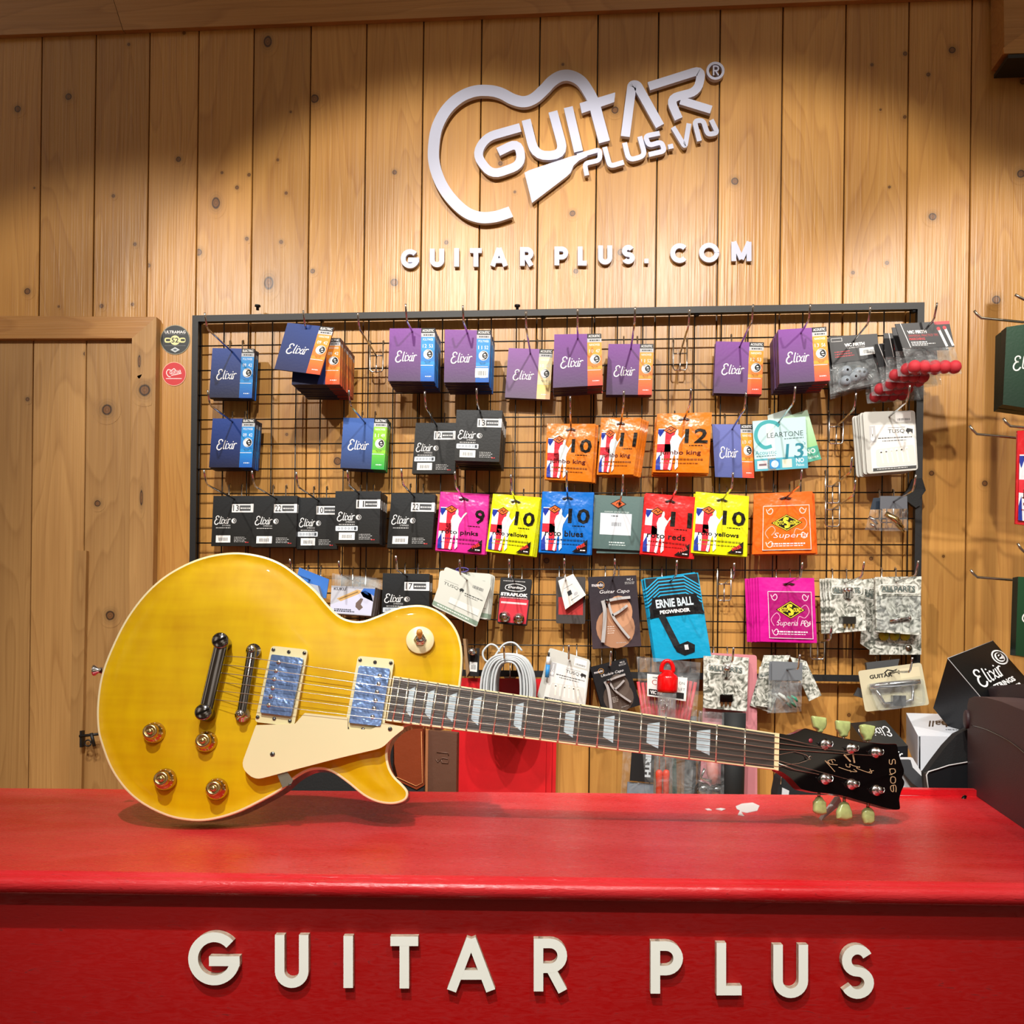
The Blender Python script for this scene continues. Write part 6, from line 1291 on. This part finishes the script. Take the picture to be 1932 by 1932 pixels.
mb = MB(); slab(mb, [(1693, 948), (1712, 925), (1722, 903), (1740, 902), (1747, 925), (1736, 940), (1738, 952), (1728, 958), (1712, 946)], .036, .01, 'cloth_black'); tag(mb.build('black_pouch', origin=W(1715, 930, .04)), 'crumpled black cloth pouch caught on the right grid post', 'pouch')
mb = MB(); stand(mb, [(1466, 1500), (1472, 1470), (1480, 1455), (1500, 1462), (1530, 1480), (1560, 1490)], .28, .05, 'cloth_black'); o = mb.build('black_bag', origin=W(1500, 1500, .28)); tag(o, 'black fabric bag corner with white clip behind the headstock', 'bag')
mb = MB(); slab(mb, [(1476, 1486), (1489, 1492), (1486, 1520), (1474, 1520)], .284, .003, 'print', '#c8ccd0'); mb.build('white_clip', o)
mb = MB(); mb.tube([W(1475, 1460, .284), W(1473, 1480, .284)], .0008, 'chrome'); mb.build('zip', o)
# cartons on the right
def carton(o3, p, q, r, m, cols, name, label, art=None):
    """o3 corner, p to the right, q back/up, r down"""
    mb = MB(); o3 = Vector(o3)
    F3 = lambda a, b_, c_: o3 + p * a + q * b_ + r * c_
    fs = {'front': [(0, 0, 0), (1, 0, 0), (1, 0, 1), (0, 0, 1)], 'top': [(0, 1, 0), (1, 1, 0), (1, 0, 0), (0, 0, 0)], 'left': [(0, 1, 0), (0, 0, 0), (0, 0, 1), (0, 1, 1)], 'right': [(1, 0, 0), (1, 1, 0), (1, 1, 1), (1, 0, 1)], 'back': [(1, 1, 0), (0, 1, 0), (0, 1, 1), (1, 1, 1)], 'bottom': [(0, 0, 1), (1, 0, 1), (1, 1, 1), (0, 1, 1)]}
    for k, v in fs.items(): mb.face([F3(*a) for a in v], m, cols.get(k, cols['front']))
    o = mb.build(name, origin=F3(.5, .5, 1)); tag(o, label, 'box')
    return o, F3
# white carton
A = W(1731.8, 1388, .30); pv = W(1828, 1391, .30) - A; qv = W(1709.7, 1345, .10) - A
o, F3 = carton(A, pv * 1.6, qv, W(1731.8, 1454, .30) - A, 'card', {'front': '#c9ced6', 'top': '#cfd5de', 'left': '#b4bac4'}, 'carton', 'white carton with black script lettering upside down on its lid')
c = Card([F3(1, 0, 0), F3(0, 0, 0), F3(0, 1, 0), F3(1, 1, 0)], .9); c.n = Vector((0, -.3, 1)).normalized(); c.lay = 4; c.text('Marshall', .12, .35, .24, '#202226', w=.62, sh=.25, bold=.01); c.tiny(.34, .24, .6, .025, '#303236', seed=5); c.build('lid_print', o)
mb = MB(); mb.tube([F3(.02, 0, .02), F3(.02, 0, .98)], .0014, 'print', '#1c1e22', k=5); mb.build('carton_gap', o)
# black carton lying behind the headstock
A = W(1640, 1413, .26); B = W(1713, 1407, .26); qb = W(1603.8, 1364, .10)
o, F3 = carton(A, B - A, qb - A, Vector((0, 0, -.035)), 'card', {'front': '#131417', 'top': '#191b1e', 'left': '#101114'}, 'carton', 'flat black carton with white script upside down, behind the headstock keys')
c = Card([F3(1, 0, 0), F3(0, 0, 0), F3(0, 1, 0), F3(1, 1, 0)], .8); c.n = Vector((0, -.3, 1)).normalized(); c.lay = 3; script_logo(c, .1, .3, .62, '#e8eaec'); c.up(); c.ring(.84, .5, .09, .02, '#e8eaec'); c.build('lid_print', o)
c = Card([F3(0, 0, 0), F3(1, 0, 0), F3(1, 0, 1), F3(0, 0, 1)], .45); script_logo(c, .3, .06, .6, '#e8eaec'); c.build('side_print', o)
mb = MB(); stand(mb, [(1655, 1433), (1712, 1433)], .27, .12, 'print', '#b8bcc2'); tag(mb.build('carton', origin=W(1680, 1500, .27)), 'pale box under the flat black carton behind the headstock', 'box')
# big tilted black carton leaning on the wall
A = W(1788, 1242, .30); B = W(1873.6, 1208.7, .18); D = W(1915, 1392, .36); E = W(1760.7, 1336, .20)
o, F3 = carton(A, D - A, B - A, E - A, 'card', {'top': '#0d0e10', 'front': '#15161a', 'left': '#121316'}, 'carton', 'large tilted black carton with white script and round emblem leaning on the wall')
c = Card([B, B + (D - A), D, A], .9); c.q = [A, B, B + (D - A), D]
c = Card([A, B, B + (D - A), D], 1.5)
# letters run along A->B (rising to the right)
if c.n.dot(CAM - A) < 0: c.n = -c.n
c.lay = 2; script_logo(c, .14, .34, .62, '#eceef0', rot=-2); c.text('STRINGS', .34, .66, .09, '#eceef0', w=.46, bold=.04); c.tiny(.3, .8, .82, .045, '#eceef0', seed=4); c.up(); c.ring(.86, .3, .13, .025, '#eceef0'); c.disc(.86, .3, .09, '#eceef0'); c.up(); c.line([(.82, .3), (.9, .28), (.9, .24), (.84, .25), (.82, .33), (.9, .36)], .03, '#0d0e10', sm=3)
c.up(); c.ring(.93, 1.02, .11, .022, '#eceef0'); c.disc(.93, 1.02, .075, '#eceef0'); c.ring(.4, 1.1, .11, .022, '#eceef0'); c.build('lid_print', o)
mb = MB(); mb.tube([A, D], .0007, 'print', '#9a9c9e', k=5); mb.tube([A, B], .0007, 'print', '#9a9c9e', k=5); mb.build('worn_edge', o)
# open dark box, papers, strap
mb = MB(); slab(mb, [(1747, 1459), (1762, 1438), (1785, 1408), (1806, 1386), (1830, 1374), (1862, 1372), (1862, 1560), (1754, 1560)], .385, .02, 'cloth_black'); o = mb.build('carton', origin=W(1750, 1560, .385)); tag(o, 'black open box with pale torn rim between white carton and brown case', 'box')
mb = MB(); slab(mb, [(1747, 1460), (1790, 1444), (1862, 1432), (1862, 1560), (1756, 1560)], .40, .012, 'card', '#191b1e'); mb.build('box_front', o)
mb = MB(); mb.tube([W(x, y, .4015) for x, y in ((1756, 1520), (1748, 1462), (1752, 1456), (1772, 1450), (1790, 1444), (1830, 1437), (1862, 1432))], .0011, 'print', '#c8c8c8', k=6); mb.build('torn_rim', o)
mb = MB(); slab(mb, [(1690, 1430), (1722, 1430), (1765, 1500), (1764, 1560), (1690, 1560)], .315, .01, 'print', '#d8dade'); tag(mb.build('paper_stack', origin=W(1700, 1500, .31)), 'white paper sheet between the headstock and the black open box', 'paper')
mb = MB(); slab(mb, [(1697, 1434), (1718, 1434), (1722, 1448), (1736, 1462), (1760, 1484), (1762, 1500), (1738, 1490), (1722, 1478), (1708, 1462), (1700, 1450)], .33, .01, 'matte', '#3a3c40'); tag(mb.build('grey_strap', origin=W(1710, 1450, .33)), 'dark grey curved strap against the white paper by the headstock', 'strap')
# brown case at the right end of the counter
b0, b1 = CT(1825.6, 1491), CT(1932, 1564); bd = (b1 - b0).normalized(); bn = Vector((bd.y, -bd.x, 0))
if bn.dot(CAM - b0) < 0: bn = -bn
BP = lambda x, y, h=0: hitp(x, y, b0 + bn * h, bn)
P = [(1825.6, 1490), (1825, 1330), (1828, 1318), (1838, 1314), (1860, 1316), (1890, 1324), (1932, 1341), (2000, 1390), (2060, 1470), (2060, 1651), (1932, 1564)]
o = thing('brown_case', 'large matt dark brown hard case with curved top at the right end of the counter', 'case', b0)
mb = MB(); mb.prism([BP(*p) for p in P], -bn * .16, 'case_brown'); mb.build('side_panel', o)
mb = MB(); mb.prism([BP(*p, -.052) for p in ((1850, 1320), (1862, 1300), (1872, 1294), (1932, 1290), (2060, 1300), (2060, 1420), (1850, 1400))], -bn * .10, 'case_brown'); mb.build('curved_lid', o)
mb = MB(); p = BP(1826, 1357); mb.lathe(p - bn * .002, bn, [(.0145, 0), (.0145, .005), (.013, .0065), (.004, .0068)], 'case_brown', k=28); mb.build('round_hinge', o)
mb = MB(); mb.tube(smooth([BP(x, y, .0006) for x, y in ((1832, 1368), (1860, 1376), (1900, 1396), (1932, 1420), (1990, 1470))], 4), .0005, 'gloss_black', k=5); mb.build('seam', o)
mb = MB(); mb.tube([BP(1829, 1493, -.01), CT(1818, 1507)], .0032, 'gloss_black', k=8); mb.build('foot', o)
# small grey tag lying under the tuner keys
mb = MB(); zz = .0; P = [CT(1544, 1543), CT(1559, 1547), W(1590, 1519, .80), W(1584, 1502, .80), W(1572, 1502, .80)]
q0 = CT(1545, 1544); tg = [q0, CT(1550, 1548), hitp(1589, 1516, q0 + Vector((0, .012, 0)), Vector((0, 1, 0))), hitp(1584, 1503, q0 + Vector((0, .012, 0)), Vector((0, 1, 0))), hitp(1575, 1503, q0 + Vector((0, .012, 0)), Vector((0, 1, 0)))]
mb.prism(tg, Vector((0, .0008, 0)), 'print', '#e4e6ea'); tag(mb.build('price_tag', origin=q0), 'grey paper tag standing on its corner below the tuner keys', 'tag')
# ------------------------------------------------------------ rack at the right edge
rk = thing('side_rack', 'black upright rack at the right edge carrying dark hooks', 'rack', W(2000, 1240, .2)); mb = MB(); x = W(2020, 900, .24).x; mb.box((x, -.25, 0), (x + .02, -.235, 2.0), 'black_metal'); mb.box((x - .0, -.25, 0), (x + .3, -.235, .02), 'black_metal'); mb.build('upright', rk)
for i, (P, off) in enumerate((([(1838, 586), (1843, 593), (1851, 600), (1932, 608)], .20), ([(1829, 803), (1835, 811), (1843, 819), (1925, 827)], .20), ([(1893, 789), (1898, 797), (1906, 804), (1960, 809)], .24), ([(1831, 1075), (1836, 1082), (1844, 1089), (1932, 1096)], .20), ([(1920, 1025), (1925, 1034), (1932, 1041), (1970, 1045)], .24), ([(1915, 556), (1922, 560), (1932, 565), (1970, 568)], .24))):
    mb = MB(); q = [W(a, b_, off) for a, b_ in P]; q.append(Vector((x, q[-1].y, q[-1].z - .003))); mb.tube(q, .0023, 'steel', k=8)
    tag(mb.build('rack_hook', origin=q[-1]), ['metal hook above the topmost dark green pack at the right edge', 'long metal hook reaching left above the red pouch at the right edge', 'short metal hook just right of the long one above the red pouch', 'long metal hook above the lower dark green pack at the right edge', 'short metal hook cut by the frame above the lower green pack', 'topmost metal hook cut by the frame at the right edge'][i], 'hook', 'hooks of the right rack')
c = Card([W(1899, 617, .24), W(1990, 603, .24), W(1988, 778, .24), W(1892, 763, .24)], 1.7); c.base('#17402a', '#0f2c1c', th=.02, side='#0b1c12'); script_logo(c, .14, .66, .62, '#e4eae4', rot=-6); place(c, 'string_pack', (.5, .02), 'dark green string pack cut by the right frame edge, upper one', 'string pack', 'packs on the right rack', 2, .022, 0, 2, hk=False)
c = Card([W(1921, 1088, .24), W(2000, 1092, .24), W(1996, 1250, .24), W(1916, 1236, .24)], 1.7); c.base('#1c4a2c', '#15381f', th=.02, side='#0b1c12'); script_logo(c, .12, .66, .62, '#e4eae4'); place(c, 'string_pack', (.5, .02), 'dark green string pack cut by the right frame edge, lower one', 'string pack', 'packs on the right rack', 1, .022, hk=False)
c = Card([W(1921, 812, .24), W(2010, 806, .24), W(2005, 1000, .24), W(1917, 988, .24)], 1.2, 'foil'); roto(c, '#d0202a', '10', '', 'jazz', free=False); place(c, 'string_pouch', (.5, .02), 'red foil pouch with flag print cut by the right frame edge', 'string pouch', 'packs on the right rack', 1, .022, hk=False)
